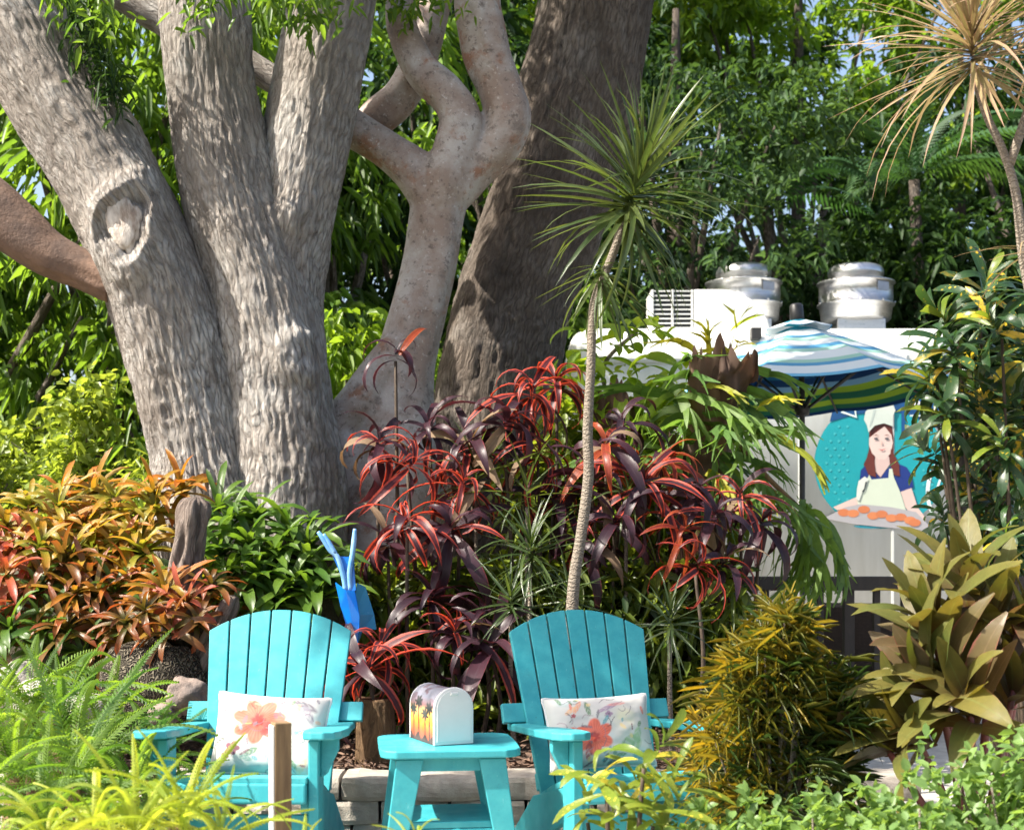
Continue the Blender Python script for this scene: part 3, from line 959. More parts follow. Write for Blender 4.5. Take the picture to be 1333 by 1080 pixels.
gt = tubes_obj('trunk', g, M_GUMBO, t2)
gm = gt.modifiers.new('fuse', 'REMESH')
gm.mode = 'VOXEL'
gm.voxel_size = 0.014
gs = gt.modifiers.new('soften', 'SMOOTH')
gs.factor = 0.5
gs.iterations = 14
bpy.context.view_layer.update()
gme = bpy.data.meshes.new_from_object(gt.evaluated_get(bpy.context.evaluated_depsgraph_get()))
gt.modifiers.clear()
gt.data = gme
gme.polygons.foreach_set('use_smooth', [True] * len(gme.polygons))
if not gme.materials:
    gme.materials.append(M_GUMBO)
link('crown', crown_me('crown', [(tuple(Vector((-0.4, 8.9, 7.2)) - t2.location), (1.5, 1.3, 0.9)), (tuple(Vector((-1.3, 9.2, 6.2)) - t2.location), (0.9, 0.9, 0.6))], 190, 9, 0.10, 0.045, 0.4), M_BRIGHT, t2)
cluster_leaves('hanging_spray', [P(x + random.gauss(0, 9), y + random.gauss(0, 6), D2 - 0.3) for x, y in ((505, 8), (525, 6), (548, 4), (570, 8), (590, 4), (540, 14)) for _ in range(2)], 9, 0.07, 0.026, 0.5, M_BRIGHT, t2, t2.location)

D3 = 9.3
t3 = thing('dark_trunk_tree', 'broad dark brown rough-barked trunk leaning behind the smooth crooked tree', 'tree', P(640, 960, D3))
tubes_obj('trunk', [sub(t3, [(632, 1000, 150), (636, 860, 110), (640, 700, 92), (642, 600, 84), (648, 500, 79), (668, 400, 78), (700, 300, 76), (733, 200, 74), (757, 100, 73), (774, 0, 74), (795, -120, 68), (820, -300, 55)], D3, 190, 36, bark_disp(0.012, 0.04, 9, 4.5, 1.3))], M_BARKD, t3)
blobs = [(tuple(Vector(c_) - t3.location), r_) for c_, r_ in (((1.2, 9.3, 6.9), (1.6, 1.2, 1.0)), ((0.2, 8.6, 7.3), (1.2, 1.2, 0.8)), ((2.0, 8.2, 6.7), (1.2, 1.2, 0.8)))]
link('crown', crown_me('crown', blobs, 240, 10, 0.19, 0.05, 0.55), M_MANGO, t3)

# ================================================================== BACKGROUND WOOD
def bg_tree(name, label, px, d, blobs, ncl, nl, L, W, mat, droop=0.5, group='trees closing the view', trunk_r=0.12, lean=0.0, bark=None):
    base = P(px, 0, d)
    base.z = -0.05
    t = thing(name, label, 'tree', base, 0, group)
    top = max(b[0][2] for b in blobs)
    bl = [((b[0][0], b[0][1], b[0][2] + 0.05), b[1]) for b in blobs]
    tb = [tube([((0, 0, 0), trunk_r * 1.5), ((lean * 0.3, 0, top * 0.3), trunk_r), ((lean, 0.05, top * 0.75), trunk_r * 0.7), ((lean * 1.2, 0, top), trunk_r * 0.3)], 14, 6)]
    for b in bl:
        c_ = np.array(b[0])
        tb.append(tube([((lean * 0.5, 0, top * 0.42), trunk_r * 0.5), (tuple(c_ * np.array((0.5, 0.5, 0.75))), trunk_r * 0.35), (tuple(c_), trunk_r * 0.12)], 8, 5))
    tubes_obj('trunk', tb, bark or M_BARKD, t)
    link('crown', crown_me('crown', bl, ncl, nl, L, W, droop), mat, t)
    return t


def lobes(n, cx, cz, rx, rz, ry=1.2, r0=0.7, r1=1.3, seed=0):
    gg = random.Random(seed)
    return [((cx + gg.uniform(-rx, rx), gg.uniform(-ry, ry), cz + gg.uniform(-rz, rz)), (gg.uniform(r0, r1), gg.uniform(r0, r1), gg.uniform(r0, r1) * 0.75)) for _ in range(n)]


# beyond the pale tree: mango foliage, sunlit
bg_tree('mango_tree', 'leafy mango tree with long drooping leaves seen between the pale grey stems', 130, 12.5, lobes(10, 0.3, 4.2, 2.0, 1.9, seed=3), 780, 11, 0.20, 0.052, M_MANGO, 0.8, lean=0.2)
bg_tree('mango_tree', 'leafy mango tree with hanging leaves filling the gap beside the crooked limbs', 440, 13.5, lobes(11, 0.1, 4.4, 1.7, 2.2, seed=5), 860, 11, 0.20, 0.052, M_MANGO, 0.8, lean=-0.2)
bg_tree('mango_tree', 'mango tree with drooping leaves at the side limb of the pale tree', -40, 11.5, lobes(8, 0.0, 3.6, 1.4, 1.9, seed=8), 600, 11, 0.20, 0.052, M_MANGO, 0.9)
bg_tree('leafy_tree', 'bright yellow-green young tree behind the base of the crooked tree', 445, 10.2, lobes(6, 0.1, 2.15, 0.45, 0.55, 0.4, 0.3, 0.5, seed=4), 260, 10, 0.16, 0.045, M_BRIGHT, 0.7, trunk_r=0.04)
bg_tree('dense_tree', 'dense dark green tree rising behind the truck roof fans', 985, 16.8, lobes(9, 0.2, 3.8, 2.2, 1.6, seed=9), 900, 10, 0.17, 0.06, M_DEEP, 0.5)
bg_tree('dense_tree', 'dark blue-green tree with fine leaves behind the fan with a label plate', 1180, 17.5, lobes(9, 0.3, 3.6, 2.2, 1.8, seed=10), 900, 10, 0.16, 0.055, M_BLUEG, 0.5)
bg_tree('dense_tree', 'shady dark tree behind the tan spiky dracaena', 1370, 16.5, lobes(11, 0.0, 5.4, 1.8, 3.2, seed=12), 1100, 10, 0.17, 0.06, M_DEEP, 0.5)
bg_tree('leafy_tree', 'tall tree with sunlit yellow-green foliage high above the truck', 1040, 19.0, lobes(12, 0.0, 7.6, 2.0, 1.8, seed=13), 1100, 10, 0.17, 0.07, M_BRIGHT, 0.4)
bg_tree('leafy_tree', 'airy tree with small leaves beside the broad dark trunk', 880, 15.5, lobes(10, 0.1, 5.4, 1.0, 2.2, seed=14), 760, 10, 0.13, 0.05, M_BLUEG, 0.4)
bg_tree('dense_tree', 'tall dark tree closing the gap above the smooth crooked limbs', 650, 18.0, lobes(16, -0.4, 7.4, 2.3, 3.6, seed=15), 1500, 10, 0.2, 0.07, M_DEEP, 0.5)  # upper crown added out of view to shade the trees behind the truck
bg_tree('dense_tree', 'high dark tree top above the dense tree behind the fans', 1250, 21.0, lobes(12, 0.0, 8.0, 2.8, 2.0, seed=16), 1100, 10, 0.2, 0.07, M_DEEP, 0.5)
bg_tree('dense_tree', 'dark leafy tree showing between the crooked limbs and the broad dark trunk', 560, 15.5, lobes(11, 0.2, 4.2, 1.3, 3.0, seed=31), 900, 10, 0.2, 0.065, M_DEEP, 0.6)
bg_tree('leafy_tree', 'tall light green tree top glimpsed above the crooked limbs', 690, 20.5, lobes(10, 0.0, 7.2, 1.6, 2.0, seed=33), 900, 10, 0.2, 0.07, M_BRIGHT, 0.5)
# far wood: reads as one mass
blobs = lobes(40, 0.0, 3.4, 12.5, 3.0, 1.5, 1.3, 2.2, seed=21)
blobs = [((b[0][0], 26 + b[0][1], b[0][2]), b[1]) for b in blobs]
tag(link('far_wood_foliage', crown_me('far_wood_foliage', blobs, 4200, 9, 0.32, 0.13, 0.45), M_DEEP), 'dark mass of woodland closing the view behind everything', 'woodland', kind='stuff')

# thicket at the left: thin bare stems with pale green leaves
def thicket(px, d, h, spread, label, ncl, stems=3, mat=M_THIN, L=0.075, W=0.045, seed=1):
    gg = random.Random(seed)
    base = P(px, 0, d)
    base.z = 0.1
    t = thing('shrub', label, 'shrub', base, 0, 'leafy shrubs round the trees')
    tb, ends = [], []
    for s in range(stems):
        a = gg.uniform(-1, 1) * spread * 0.4
        topx = a + gg.uniform(-0.12, 0.12)
        pts = [((a * 0.4, gg.uniform(-.1, .1), 0), 0.022), ((a * 0.8, gg.uniform(-.1, .1), h * 0.35), 0.018), ((topx, gg.uniform(-.1, .1), h * 0.7), 0.013), ((topx + gg.uniform(-.15, .15), 0, h), 0.005)]
        tb.append(tube(pts, 8, 6))
        for k in range(11):
            z = gg.uniform(0.25, 1.0) * h
            x0 = a * 0.7 + (topx - a * 0.7) * z / h
            l = gg.uniform(0.25, 0.6) * spread
            ph = gg.uniform(0, 2 * PI)
            e = Vector((x0 + math.cos(ph) * l, math.sin(ph) * l * 0.7, z + gg.uniform(-0.1, 0.3)))
            tb.append(tube([((x0, 0, z), 0.006), (tuple((Vector((x0, 0, z)) + e) / 2 + Vector((0, 0, 0.05))), 0.005), (tuple(e), 0.002)], 6, 4))
            ends.append(e)
            ends.append((Vector((x0, 0, z)) + e) / 2)
    tubes_obj('stem', tb, M_CANE, t)
    bl = [(tuple(e), (0.13, 0.13, 0.10)) for e in ends]
    link('crown', crown_me('crown', bl, ncl, 6, L, W, 0.25, g=np.random.default_rng(seed)), mat, t)
    return t


thicket(40, 9.6, 1.75, 0.55, 'thin twiggy shrub with round pale green leaves and a forked pale stem', 420, 3, seed=2)
thicket(130, 9.0, 2.05, 0.45, 'slender upright brown-stemmed sapling beside the leaning pale stem', 330, 1, seed=3)
thicket(-50, 9.4, 1.9, 0.6, 'twiggy pale green shrub under the side limb', 420, 3, seed=4)
thicket(180, 10.2, 1.5, 0.6, 'soft light green shrub with narrow leaves behind the leaning pale stem', 420, 3, L=0.14, W=0.025, seed=5)
thicket(800, 8.75, 1.95, 0.5, 'green leafy shrub behind the slim ringed cane', 620, 4, M_UNDER, 0.13, 0.045, seed=41)
thicket(875, 8.8, 1.8, 0.5, 'green leafy shrub behind the palm stump', 620, 4, M_UNDER, 0.13, 0.045, seed=42)
thicket(735, 8.5, 1.7, 0.4, 'dense green shrub at the foot of the broad dark trunk', 480, 3, M_UNDER, 0.11, 0.04, seed=43)
thicket(10, 10.6, 1.9, 0.7, 'loose pale green shrub in the gap below the side limb', 520, 4, M_THIN, 0.10, 0.06, seed=6)
thicket(95, 10.8, 1.7, 0.7, 'loose pale green shrub behind the slender brown sapling', 520, 4, M_THIN, 0.10, 0.05, seed=7)
# low undergrowth behind the bed
n = 9000
bp_ = np.column_stack([rng.uniform(-4.6, 1.2, n), rng.uniform(8.6, 11.8, n), rng.uniform(0.2, 1.0, n) ** 1.2])
dd = rng.normal(size=(n, 3)); dd[:, 2] = np.abs(dd[:, 2])
V, q, uv, rr = leaves_np(bp_, dd, rng.uniform(0.07, 0.2, n), rng.uniform(0.02, 0.06, n), 0.4)
tag(link('undergrowth', mesh_np('undergrowth', V, q, uv=uv, rnd=rr), M_UNDER), 'tangled low green undergrowth covering the ground behind the trees', 'undergrowth', kind='stuff')
# low fill among the cordyline stems
n = 14000
xx = rng.uniform(-0.9, 1.2, n)
bp_ = np.column_stack([xx, rng.uniform(7.3, 8.3, n), 0.25 + rng.random(n) * 0.95])
dd = rng.normal(size=(n, 3))
V, q, uv, rr = leaves_np(bp_, dd, rng.uniform(0.06, 0.2, n), rng.uniform(0.02, 0.05, n), 0.5)
tag(link('bed_undergrowth', mesh_np('bed_undergrowth', V, q, uv=uv, rnd=rr), M_UNDER), 'small dark green leaves filling the gaps under the red cordylines', 'undergrowth', kind='stuff')

# tree ferns / palms above the truck
FR_BIG = [frond_me('frond_big', 1.7, 0.62, 26, b, -10, 0.05, 0.35) for b in (75, 95, 60)]
for f in FR_BIG:
    f.materials.append(M_PALM)
for px, py, d, nf, lab in ((1190, 235, 15.6, 15, 'tree fern with arching feathery fronds above the truck roof'), (1000, 270, 16.0, 13, 'palm with hanging feathery fronds beside the fan behind the white housing')):
    b = P(px, 0, d); b.z = 0
    top = P(px, py, d).z
    t = thing('tree_fern', lab, 'palm', b, 0, 'feathery palms behind the truck')
    tubes_obj('trunk', [tube([((0, 0, 0), 0.1), ((0.1, 0, top * 0.5), 0.08), ((0, 0, top), 0.06)], 12, 8)], M_BARKD, t)
    rosette(t, FR_BIG, nf, at=(0, 0, top), el_in=70, el_out=5, s=0.85, name='frond')

# ================================================================== FOOD TRUCK
DT = 13.0
S_ = DT / F
TX0, TX1 = (742 - CX) * S_, (1246 - CX) * S_
TZ = P(0, 424, DT).z
tr = thing('food_truck', 'white food truck with a round turquoise baker mural and roof vents', 'truck', ((TX0 + TX1) / 2, DT + 1.1, 0))
hw = (TX1 - TX0) / 2
bm = bmesh.new()
bmesh.ops.create_cube(bm, size=1.0)
for v_ in bm.verts:
    v_.co = Vector((v_.co.x * 2 * hw, v_.co.y * 2.2, 0.42 + (v_.co.z + 0.5) * (TZ - 0.42)))
ed = [e for e in bm.edges if all(v_.co.z > 1 for v_ in e.verts)] + [e for e in bm.edges if abs(e.verts[0].co.z - e.verts[1].co.z) > 1]
bmesh.ops.bevel(bm, geom=ed, offset=0.19, segments=7, affect='EDGES', profile=0.5)
link('body', from_bm('body', bm, True), M_TRUCK, tr)
bx('skirt', -hw + 0.06, hw - 0.06, -1.06, 1.06, 0.12, 0.43, M_TRUCK, tr, 0.01)
bx('awning_roll', -hw + 0.25, hw - 0.45, -1.17, -1.095, TZ - 0.34, TZ - 0.25, M_TRUCK, tr, 0.03)
for k, x in enumerate((-hw + 0.02, )):
    pass
for sx in (-1, 1):
    for sy in (-1, 1):
        w_ = lathe_me('wheel', [(0.02, -0.1), (0.2, -0.1), (0.33, -0.1), (0.36, -0.07), (0.36, 0.07), (0.33, 0.1), (0.2, 0.1), (0.02, 0.1)], 28)
        link('wheel', w_, M_RUBBER, tr, mtx=Matrix.Translation((sx * (hw - 0.8), sy * 0.95, 0.36)) @ Matrix.Rotation(PI / 2, 4, 'X'))
# panel seams and rivets along the roof edge
for x in np.arange(-hw + 0.4, hw - 0.2, 0.85):
    bx('seam_strip', x - 0.012, x + 0.012, -1.106, -1.0985, 0.5, TZ - 0.36, M_TRUCK, tr, 0.002)
# small black box
o_ = P(983, 435, DT - 0.02) - tr.location
bx('black_box', o_.x - 0.045, o_.x + 0.045, -1.2, -1.09, o_.z - 0.05, o_.z + 0.05, M_BLACK, tr, 0.005)
# exhaust fans
fan_base = lathe_me('drum', [(0.01, 0.0), (0.32, 0.0), (0.345, 0.02), (0.362, 0.15), (0.384, 0.156), (0.384, 0.17), (0.365, 0.176), (0.365, 0.37), (0.386, 0.376), (0.386, 0.388), (0.27, 0.392), (0.26, 0.394)], 56)
fan_cap = lathe_me('cap', [(0.272, 0.385), (0.272, 0.46), (0.277, 0.464), (0.277, 0.478), (0.272, 0.515), (0.25, 0.545), (0.21, 0.562), (0.12, 0.57), (0.005, 0.572)], 56)
for fx in (968, 1114):
    c_ = P(fx, 419, DT + 1.3) - tr.location
    bx('fan_curb', c_.x - 0.24, c_.x + 0.24, c_.y - 0.24, c_.y + 0.24, TZ - 0.02, c_.z + 0.002, M_ALU, tr, 0.01)
    f = link('exhaust_fan', fan_base, M_ALU, tr, loc=c_)
    link('cap', fan_cap, M_ALU, f)
    a0 = R(-58)
    pl = box_me('label_plate', 0.15, 0.006, 0.085, 0.001)
    link('label_plate', pl, mat_solid('plate_grey', (0.34, 0.36, 0.42), rough=0.4, metal=0.5), f,
         mtx=Matrix.Translation((0.368 * math.cos(a0), 0.368 * math.sin(a0), 0.31)) @ Matrix.Rotation(a0 + PI / 2, 4, 'Z'))
    for k in range(10):
        a = 2 * PI * k / 10 + 0.2
        link('rivet', lathe_me('rivet', [(0.012, 0), (0.008, 0.006), (0.001, 0.008)], 8), M_ALU, f, mtx=Matrix.Translation((0.387 * math.cos(a), 0.387 * math.sin(a), 0.1725)) @ Matrix.Rotation(a, 4, 'Z') @ Matrix.Rotation(PI / 2, 4, 'Y'))
# roof air conditioner: louvred box with a swept nose
ac0, ac1 = P(848, 0, DT + 0.15).x - tr.location.x, P(1003, 0, DT + 0.15).x - tr.location.x
zt = P(0, 376, DT + 0.15).z
oz = TZ - 0.006
H_ = zt - oz
W_ = ac1 - ac0
prof = [(0.36 * W_, 0), (W_, 0), (W_ * 0.985, H_ * 0.22), (W_ * 0.93, H_ * 0.5), (W_ * 0.84, H_ * 0.76), (W_ * 0.72, H_ * 0.93), (W_ * 0.60, H_), (0.36 * W_, H_)]
XZ = Matrix(((1, 0, 0, 0), (0, 0, -1, 0), (0, 1, 0, 0), (0, 0, 0, 1)))
ac = link('air_conditioner', board_me('air_conditioner', prof, 0.5, 0.012, 2), M_WHITE, tr, mtx=Matrix.Translation((ac0, -0.68, oz)) @ XZ)
inv_ac = ac.matrix_basis.inverted()
dark = box_me('grille_back', 0.35 * W_ - 0.02, 0.44, H_ - 0.03, 0.002)
link('grille_back', dark, M_BLACK, ac, mtx=inv_ac @ Matrix.Translation((ac0 + 0.18 * W_, -0.68, oz + H_ / 2)))
ls = box_me('louvre', 0.36 * W_, 0.48, 0.012, 0.002)
for k in range(9):
    link('louvre', ls, M_WHITE, ac, mtx=inv_ac @ Matrix.Translation((ac0 + 0.18 * W_, -0.68, oz + 0.015 + k * (H_ - 0.03) / 8)))
for k in (0.012, 0.18, 0.345):
    link('upright', box_me('upright', 0.02, 0.495, H_ - 0.005, 0.002), M_WHITE, ac, mtx=inv_ac @ Matrix.Translation((ac0 + k * W_, -0.68, oz + H_ / 2)))

# mural: flat painted shapes on the truck side
YF = -1.1


def paint(name, pts, layer, col, parent, rough=0.5):
    mname = 'paint_%02x%02x%02x' % col
    mt = MATS.get(mname) or mat_solid(mname, lin(*col), tuple(x * 0.92 for x in lin(*col)), rough=rough, scale=3, bump=0.03)
    ps = [P(x, y, DT) - tr.location for x, y in pts]
    me = bpy.data.meshes.new(name)
    yy = YF - 0.0025 * (layer + 1)
    me.from_pydata([(p_.x, yy, p_.z) for p_ in ps], [], [tuple(range(len(ps)))])
    me.update()
    o = bpy.data.objects.new(name, me)
    COL.objects.link(o)
    me.materials.append(mt)
    o.parent = parent
    return o


def ell(cx, cy, rx, ry, n=48, a0=0, a1=360):
    return [(cx + rx * math.cos(R(a0 + (a1 - a0) * k / (n if a1 - a0 == 360 else n - 1))), cy + ry * math.sin(R(a0 + (a1 - a0) * k / (n if a1 - a0 == 360 else n - 1)))) for k in range(n)]


mu = paint('mural', ell(1146, 604, 86, 84), 0, (18, 150, 160), tr)
for j in range(15):
    for i_ in range(14):
        x, y = 1070 + i_ * 11 + (j % 2) * 5.5, 536 + j * 9.5
        if (x - 1146) ** 2 / 76 ** 2 + (y - 604) ** 2 / 74 ** 2 < 1 and not (1108 < x < 1200 and y > 520):
            paint('dot', ell(x, y, 1.8, 1.8, 8), 1, (60, 172, 178), mu)
paint('banner', [(1083, 536), (1100, 533), (1146, 526), (1200, 529), (1216, 524), (1234, 540), (1212, 546), (1226, 560), (1180, 538), (1146, 535), (1110, 540), (1080, 549)], 1.5, (14, 70, 120), mu)
paint('banner', [(1166, 512), (1212, 516), (1205, 538), (1164, 533)], 2, (14, 70, 120), mu)
paint('banner_edge', [(1096, 535), (1113, 541), (1112, 534), (1114, 535), (1115, 544), (1094, 537)], 3, (210, 225, 220), mu)
paint('banner_edge', [(1184, 540), (1203, 540), (1206, 529), (1208, 529), (1205, 542), (1184, 542)], 3, (210, 225, 220), mu)
paint('ribbon', [(1173, 522), (1177, 522), (1178, 562), (1173, 563)], 3, (16, 74, 128), mu)
paint('swirl', ell(1232, 640, 27, 44, 26, 140, 265) + list(reversed(ell(1232, 640, 22, 40, 26, 140, 265))), 1, (215, 228, 224), mu)
paint('swirl', ell(1240, 645, 22, 36, 20, 150, 250) + list(reversed(ell(1240, 645, 19, 33, 20, 150, 250))), 1.3, (215, 228, 224), mu)
paint('hair', [(1131, 561), (1134, 553), (1150, 549), (1161, 555), (1163, 570), (1163, 590), (1170, 606), (1172, 620), (1163, 624), (1140, 625), (1127, 618), (1124, 604), (1131, 590)], 2, (92, 38, 32), mu)
paint('face', [(1131, 570), (1140, 563), (1151, 555), (1160, 566), (1162, 576), (1159, 590), (1152, 598), (1143, 598), (1135, 590), (1131, 580)], 3, (214, 190, 182), mu)
paint('neck', [(1139, 594), (1157, 594), (1158, 604), (1146, 621), (1138, 612)], 2.8, (204, 178, 172), mu)
paint('shirt', [(1120, 612), (1130, 602), (1138, 614), (1146, 622), (1157, 605), (1165, 602), (1180, 608), (1186, 618), (1189, 634), (1172, 640), (1160, 626), (1130, 626), (1118, 632)], 2.5, (22, 48, 120), mu)
paint('hair_lock', [(1131, 584), (1137, 594), (1139, 610), (1140, 621), (1130, 618), (1125, 606)], 4, (98, 42, 34), mu)
paint('hair_lock', [(1159, 584), (1164, 592), (1170, 605), (1171, 620), (1163, 618), (1158, 604)], 4, (98, 42, 34), mu)
paint('apron', [(1127, 625), (1131, 618), (1134, 624), (1156, 622), (1157, 610), (1161, 610), (1163, 621), (1172, 642), (1180, 668), (1150, 662), (1118, 660), (1114, 648), (1122, 634)], 4.5, (198, 208, 190), mu)
paint('arm', [(1172, 640), (1186, 635), (1194, 660), (1206, 676), (1190, 676), (1178, 660)], 4, (212, 186, 178), mu)
paint('arm', [(1116, 646), (1121, 632), (1126, 640), (1118, 656), (1090, 664), (1084, 660)], 4, (212, 186, 178), mu)
paint('tray', [(1074, 673), (1100, 660), (1120, 656), (1160, 660), (1192, 666), (1213, 688), (1211, 691), (1150, 686), (1110, 682), (1075, 675)], 5, (168, 166, 170), mu)
for k, (x, y) in enumerate(((1098, 667), (1110, 668), (1124, 663), (1136, 671), (1147, 669), (1160, 674), (1172, 673), (1184, 677), (1190, 680))):
    paint('pastry', ell(x, y, 8, 5, 14), 5.5 + 0.1 * k, (206, 128, 84) if k % 2 else (198, 118, 76), mu)
paint('plate', ell(1133, 684, 22, 3.6, 20, 0, 180), 3.6, (40, 140, 160), mu)
paint('hat', [(1130, 563), (1128, 554), (1124, 546), (1126, 536), (1132, 530), (1142, 526), (1152, 525), (1162, 527), (1165, 534), (1162, 541), (1162, 555), (1150, 551), (1138, 554)], 6, (196, 205, 196), mu)
paint('hat_fold', [(1136, 534), (1140, 533), (1134, 552), (1131, 556)], 6.6, (176, 188, 182), mu)
for ex in (1140, 1154):
    paint('eye', ell(ex, 571, 3.0, 1.3, 12), 5, (70, 72, 80), mu)
    paint('brow', [(ex - 4, 567), (ex, 565.5), (ex + 4, 567), (ex, 566.6)], 5, (110, 60, 50), mu)
paint('mouth', [(1142, 584), (1147, 585), (1153, 583.5), (1148, 587)], 5, (178, 112, 110), mu)
paint('nose', [(1147, 573), (1149, 579), (1146, 579)], 4.8, (198, 170, 162), mu)
paint('glove', [(1117, 626), (1125, 620), (1130, 624), (1122, 640), (1118, 652), (1114, 650), (1115, 636)], 6.5, (206, 212, 204), mu)
paint('pen', [(1124, 636), (1126, 627), (1128, 627), (1124, 640), (1121, 640)], 7, (40, 46, 54), mu)
fc = bpy.data.curves.new('lettering', 'FONT')
fc.body = 'ves'
fc.size = 0.135
fc.shear = 0.32
fc.offset = 0.0012
fc.extrude = 0.001
fo = bpy.data.objects.new('lettering', fc)
COL.objects.link(fo)
fo.parent = mu
p_ = P(1178, 529.5, DT) - tr.location
fo.location = (p_.x, YF - 0.011, p_.z)
fo.rotation_euler = (PI / 2, R(4), 0)
bpy.context.view_layer.update()
lme = bpy.data.meshes.new_from_object(fo.evaluated_get(bpy.context.evaluated_depsgraph_get()))
lmx = fo.matrix_basis.copy()
bpy.data.objects.remove(fo, do_unlink=True)
lme.materials.clear()
link('lettering', lme, M_WHITE, mu, mtx=lmx)
fo2 = paint('letter_stroke', [(1163, 525), (1168, 524.2), (1168, 525.4), (1163, 526)], 4, (225, 232, 230), mu)

# ================================================================== UMBRELLA
DU = 11.0
su = DU / F
ub = P(1044, 0, DU); ub.z = 0.012
um = thing('umbrella', 'blue and green striped market umbrella standing before the white truck', 'umbrella', ub)
RU = 1.12
UT = R(3.5)
zr, za = P(0, 480, DU - RU * 0.95).z - ub.z - RU * math.sin(UT), P(0, 427, DU).z - ub.z
tilt = Matrix.Translation((0, 0, zr)) @ Matrix.Rotation(R(-3.0), 4, 'Y') @ Matrix.Rotation(-UT, 4, 'X') @ Matrix.Translation((0, 0, -zr))
tubes_obj('pole', [tube([((0, 0, 0), 0.022), ((0, 0, zr), 0.022), (tuple(tilt @ Vector((0, 0, za - 0.02))), 0.02)], 16, 4)], M_BLACK, um)
link('base', lathe_me('base', [(0.01, 0), (0.27, 0), (0.28, 0.03), (0.2, 0.055), (0.05, 0.08), (0.035, 0.3), (0.01, 0.3)], 36), M_BLACK, um)
link('finial', lathe_me('finial', [(0.045, 0), (0.055, 0.02), (0.052, 0.13), (0.04, 0.145), (0.004, 0.15)], 20), M_BLACK, um, mtx=tilt @ Matrix.Translation((0, 0, za + 0.05)))


def stripe_mat(name, stops, rough=0.85, trans=0.25):
    m, nt, out = nodes_of(name)
    tc = nt.nodes.new('ShaderNodeTexCoord')
    sp = nt.nodes.new('ShaderNodeSeparateXYZ')
    nt.links.new(tc.outputs['UV'], sp.inputs[0])
    cr = nt.nodes.new('ShaderNodeValToRGB')
    cr.color_ramp.interpolation = 'CONSTANT'
    el = cr.color_ramp.elements
    for k, (p_, c_) in enumerate(stops):
        e = el[k] if k < 2 else el.new(p_)
        e.position = p_
        e.color = (*lin(*c_), 1)
    nt.links.new(sp.outputs[1], cr.inputs[0])
    h = noise(nt, coords(nt, 'Object'), 240, 2)
    b = bsdf(nt, out, cr.outputs[0], rough, 0, 0.2, h, 0.2, 0.002)
    t = nt.nodes.new('ShaderNodeBsdfTranslucent')
    nt.links.new(cr.outputs[0], t.inputs[0])
    ms = nt.nodes.new('ShaderNodeMixShader')
    ms.inputs[0].default_value = trans
    nt.links.new(b.outputs[0], ms.inputs[1])
    nt.links.new(t.outputs[0], ms.inputs[2])
    nt.links.new(ms.outputs[0], out.inputs[0])
    return m


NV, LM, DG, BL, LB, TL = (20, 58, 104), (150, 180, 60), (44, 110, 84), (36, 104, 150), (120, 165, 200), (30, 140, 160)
M_UND = stripe_mat('canopy_shaded_underside', [(0.0, TL), (0.1, LM), (0.18, NV), (0.26, LB), (0.33, LM), (0.40, DG), (0.48, BL), (0.56, NV), (0.64, LB), (0.70, LM), (0.77, DG), (0.85, LM), (0.91, DG), (0.96, NV)], trans=0.45)  # underside of the same canvas, its shade painted in as deeper stripes
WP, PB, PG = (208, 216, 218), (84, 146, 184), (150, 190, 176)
M_TOP = stripe_mat('canopy_sunlit_top', [(0.0, (40, 150, 175)), (0.1, WP), (0.24, PB), (0.29, PG), (0.36, WP), (0.46, PB), (0.52, PG), (0.58, WP), (0.72, PG), (0.78, PB), (0.83, WP), (0.95, (110, 175, 205))], trans=0.12)  # paler stripes paint the sunlight on the canvas top into its colour


def panel(a0, a1, r0, r1, z0, z1, sag, off, n=8, k=8):
    V, U = [], []
    for i_ in range(n + 1):
        t = i_ / n
        for j in range(k + 1):
            s_ = j / k
            A, B = Vector((math.cos(a0), math.sin(a0), 0)), Vector((math.cos(a1), math.sin(a1), 0))
            e = A.lerp(B, s_)
            r = r0 + (r1 - r0) * t
            z = z0 + (z1 - z0) * (t ** 1.12) - sag * math.sin(PI * s_) * t - off
            x = e * r
            V.append((x.x, x.y, z))
            U.append((s_, t))
    Q = []
    for i_ in range(n):
        for j in range(k):
            a = i_ * (k + 1) + j
            Q.append((a, a + 1, a + k + 2, a + k + 1))
    return V, Q, U


za_l, zr_l = za, zr
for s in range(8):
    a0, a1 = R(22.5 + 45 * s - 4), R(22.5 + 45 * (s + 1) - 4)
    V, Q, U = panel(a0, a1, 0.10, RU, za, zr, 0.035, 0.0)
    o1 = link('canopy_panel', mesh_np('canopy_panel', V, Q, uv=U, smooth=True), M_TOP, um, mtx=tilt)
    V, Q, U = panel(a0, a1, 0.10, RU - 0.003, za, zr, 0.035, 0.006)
    link('shaded_underside', mesh_np('shaded_underside', V, Q, uv=U, smooth=True), M_UND, o1)
    e = Vector((math.cos(a0), math.sin(a0), 0))
    tubes_obj('rib', [tube([(tuple(tilt @ Vector((0.04 * e.x, 0.04 * e.y, za - 0.03))), 0.010), (tuple(tilt @ Vector((e.x * RU * 0.5, e.y * RU * 0.5, (za + zr) / 2 + 0.012))), 0.010), (tuple(tilt @ Vector((e.x * (RU - 0.01), e.y * (RU - 0.01), zr - 0.018))), 0.008)], 8, 4)], M_BLACK, um)
    tubes_obj('strut', [tube([((0.03 * e.x, 0.03 * e.y, zr - 0.12), 0.012), (tuple(tilt @ Vector((e.x * RU * 0.52, e.y * RU * 0.52, (za + zr) / 2 - 0.02))), 0.009)], 8, 4)], M_BLACK, um)
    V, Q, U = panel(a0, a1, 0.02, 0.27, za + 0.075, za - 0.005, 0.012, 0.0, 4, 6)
    link('vent_flap', mesh_np('vent_flap', V, Q, uv=[(u_[0], u_[1] * 0.25) for u_ in U], smooth=True), M_TOP, um, mtx=tilt)
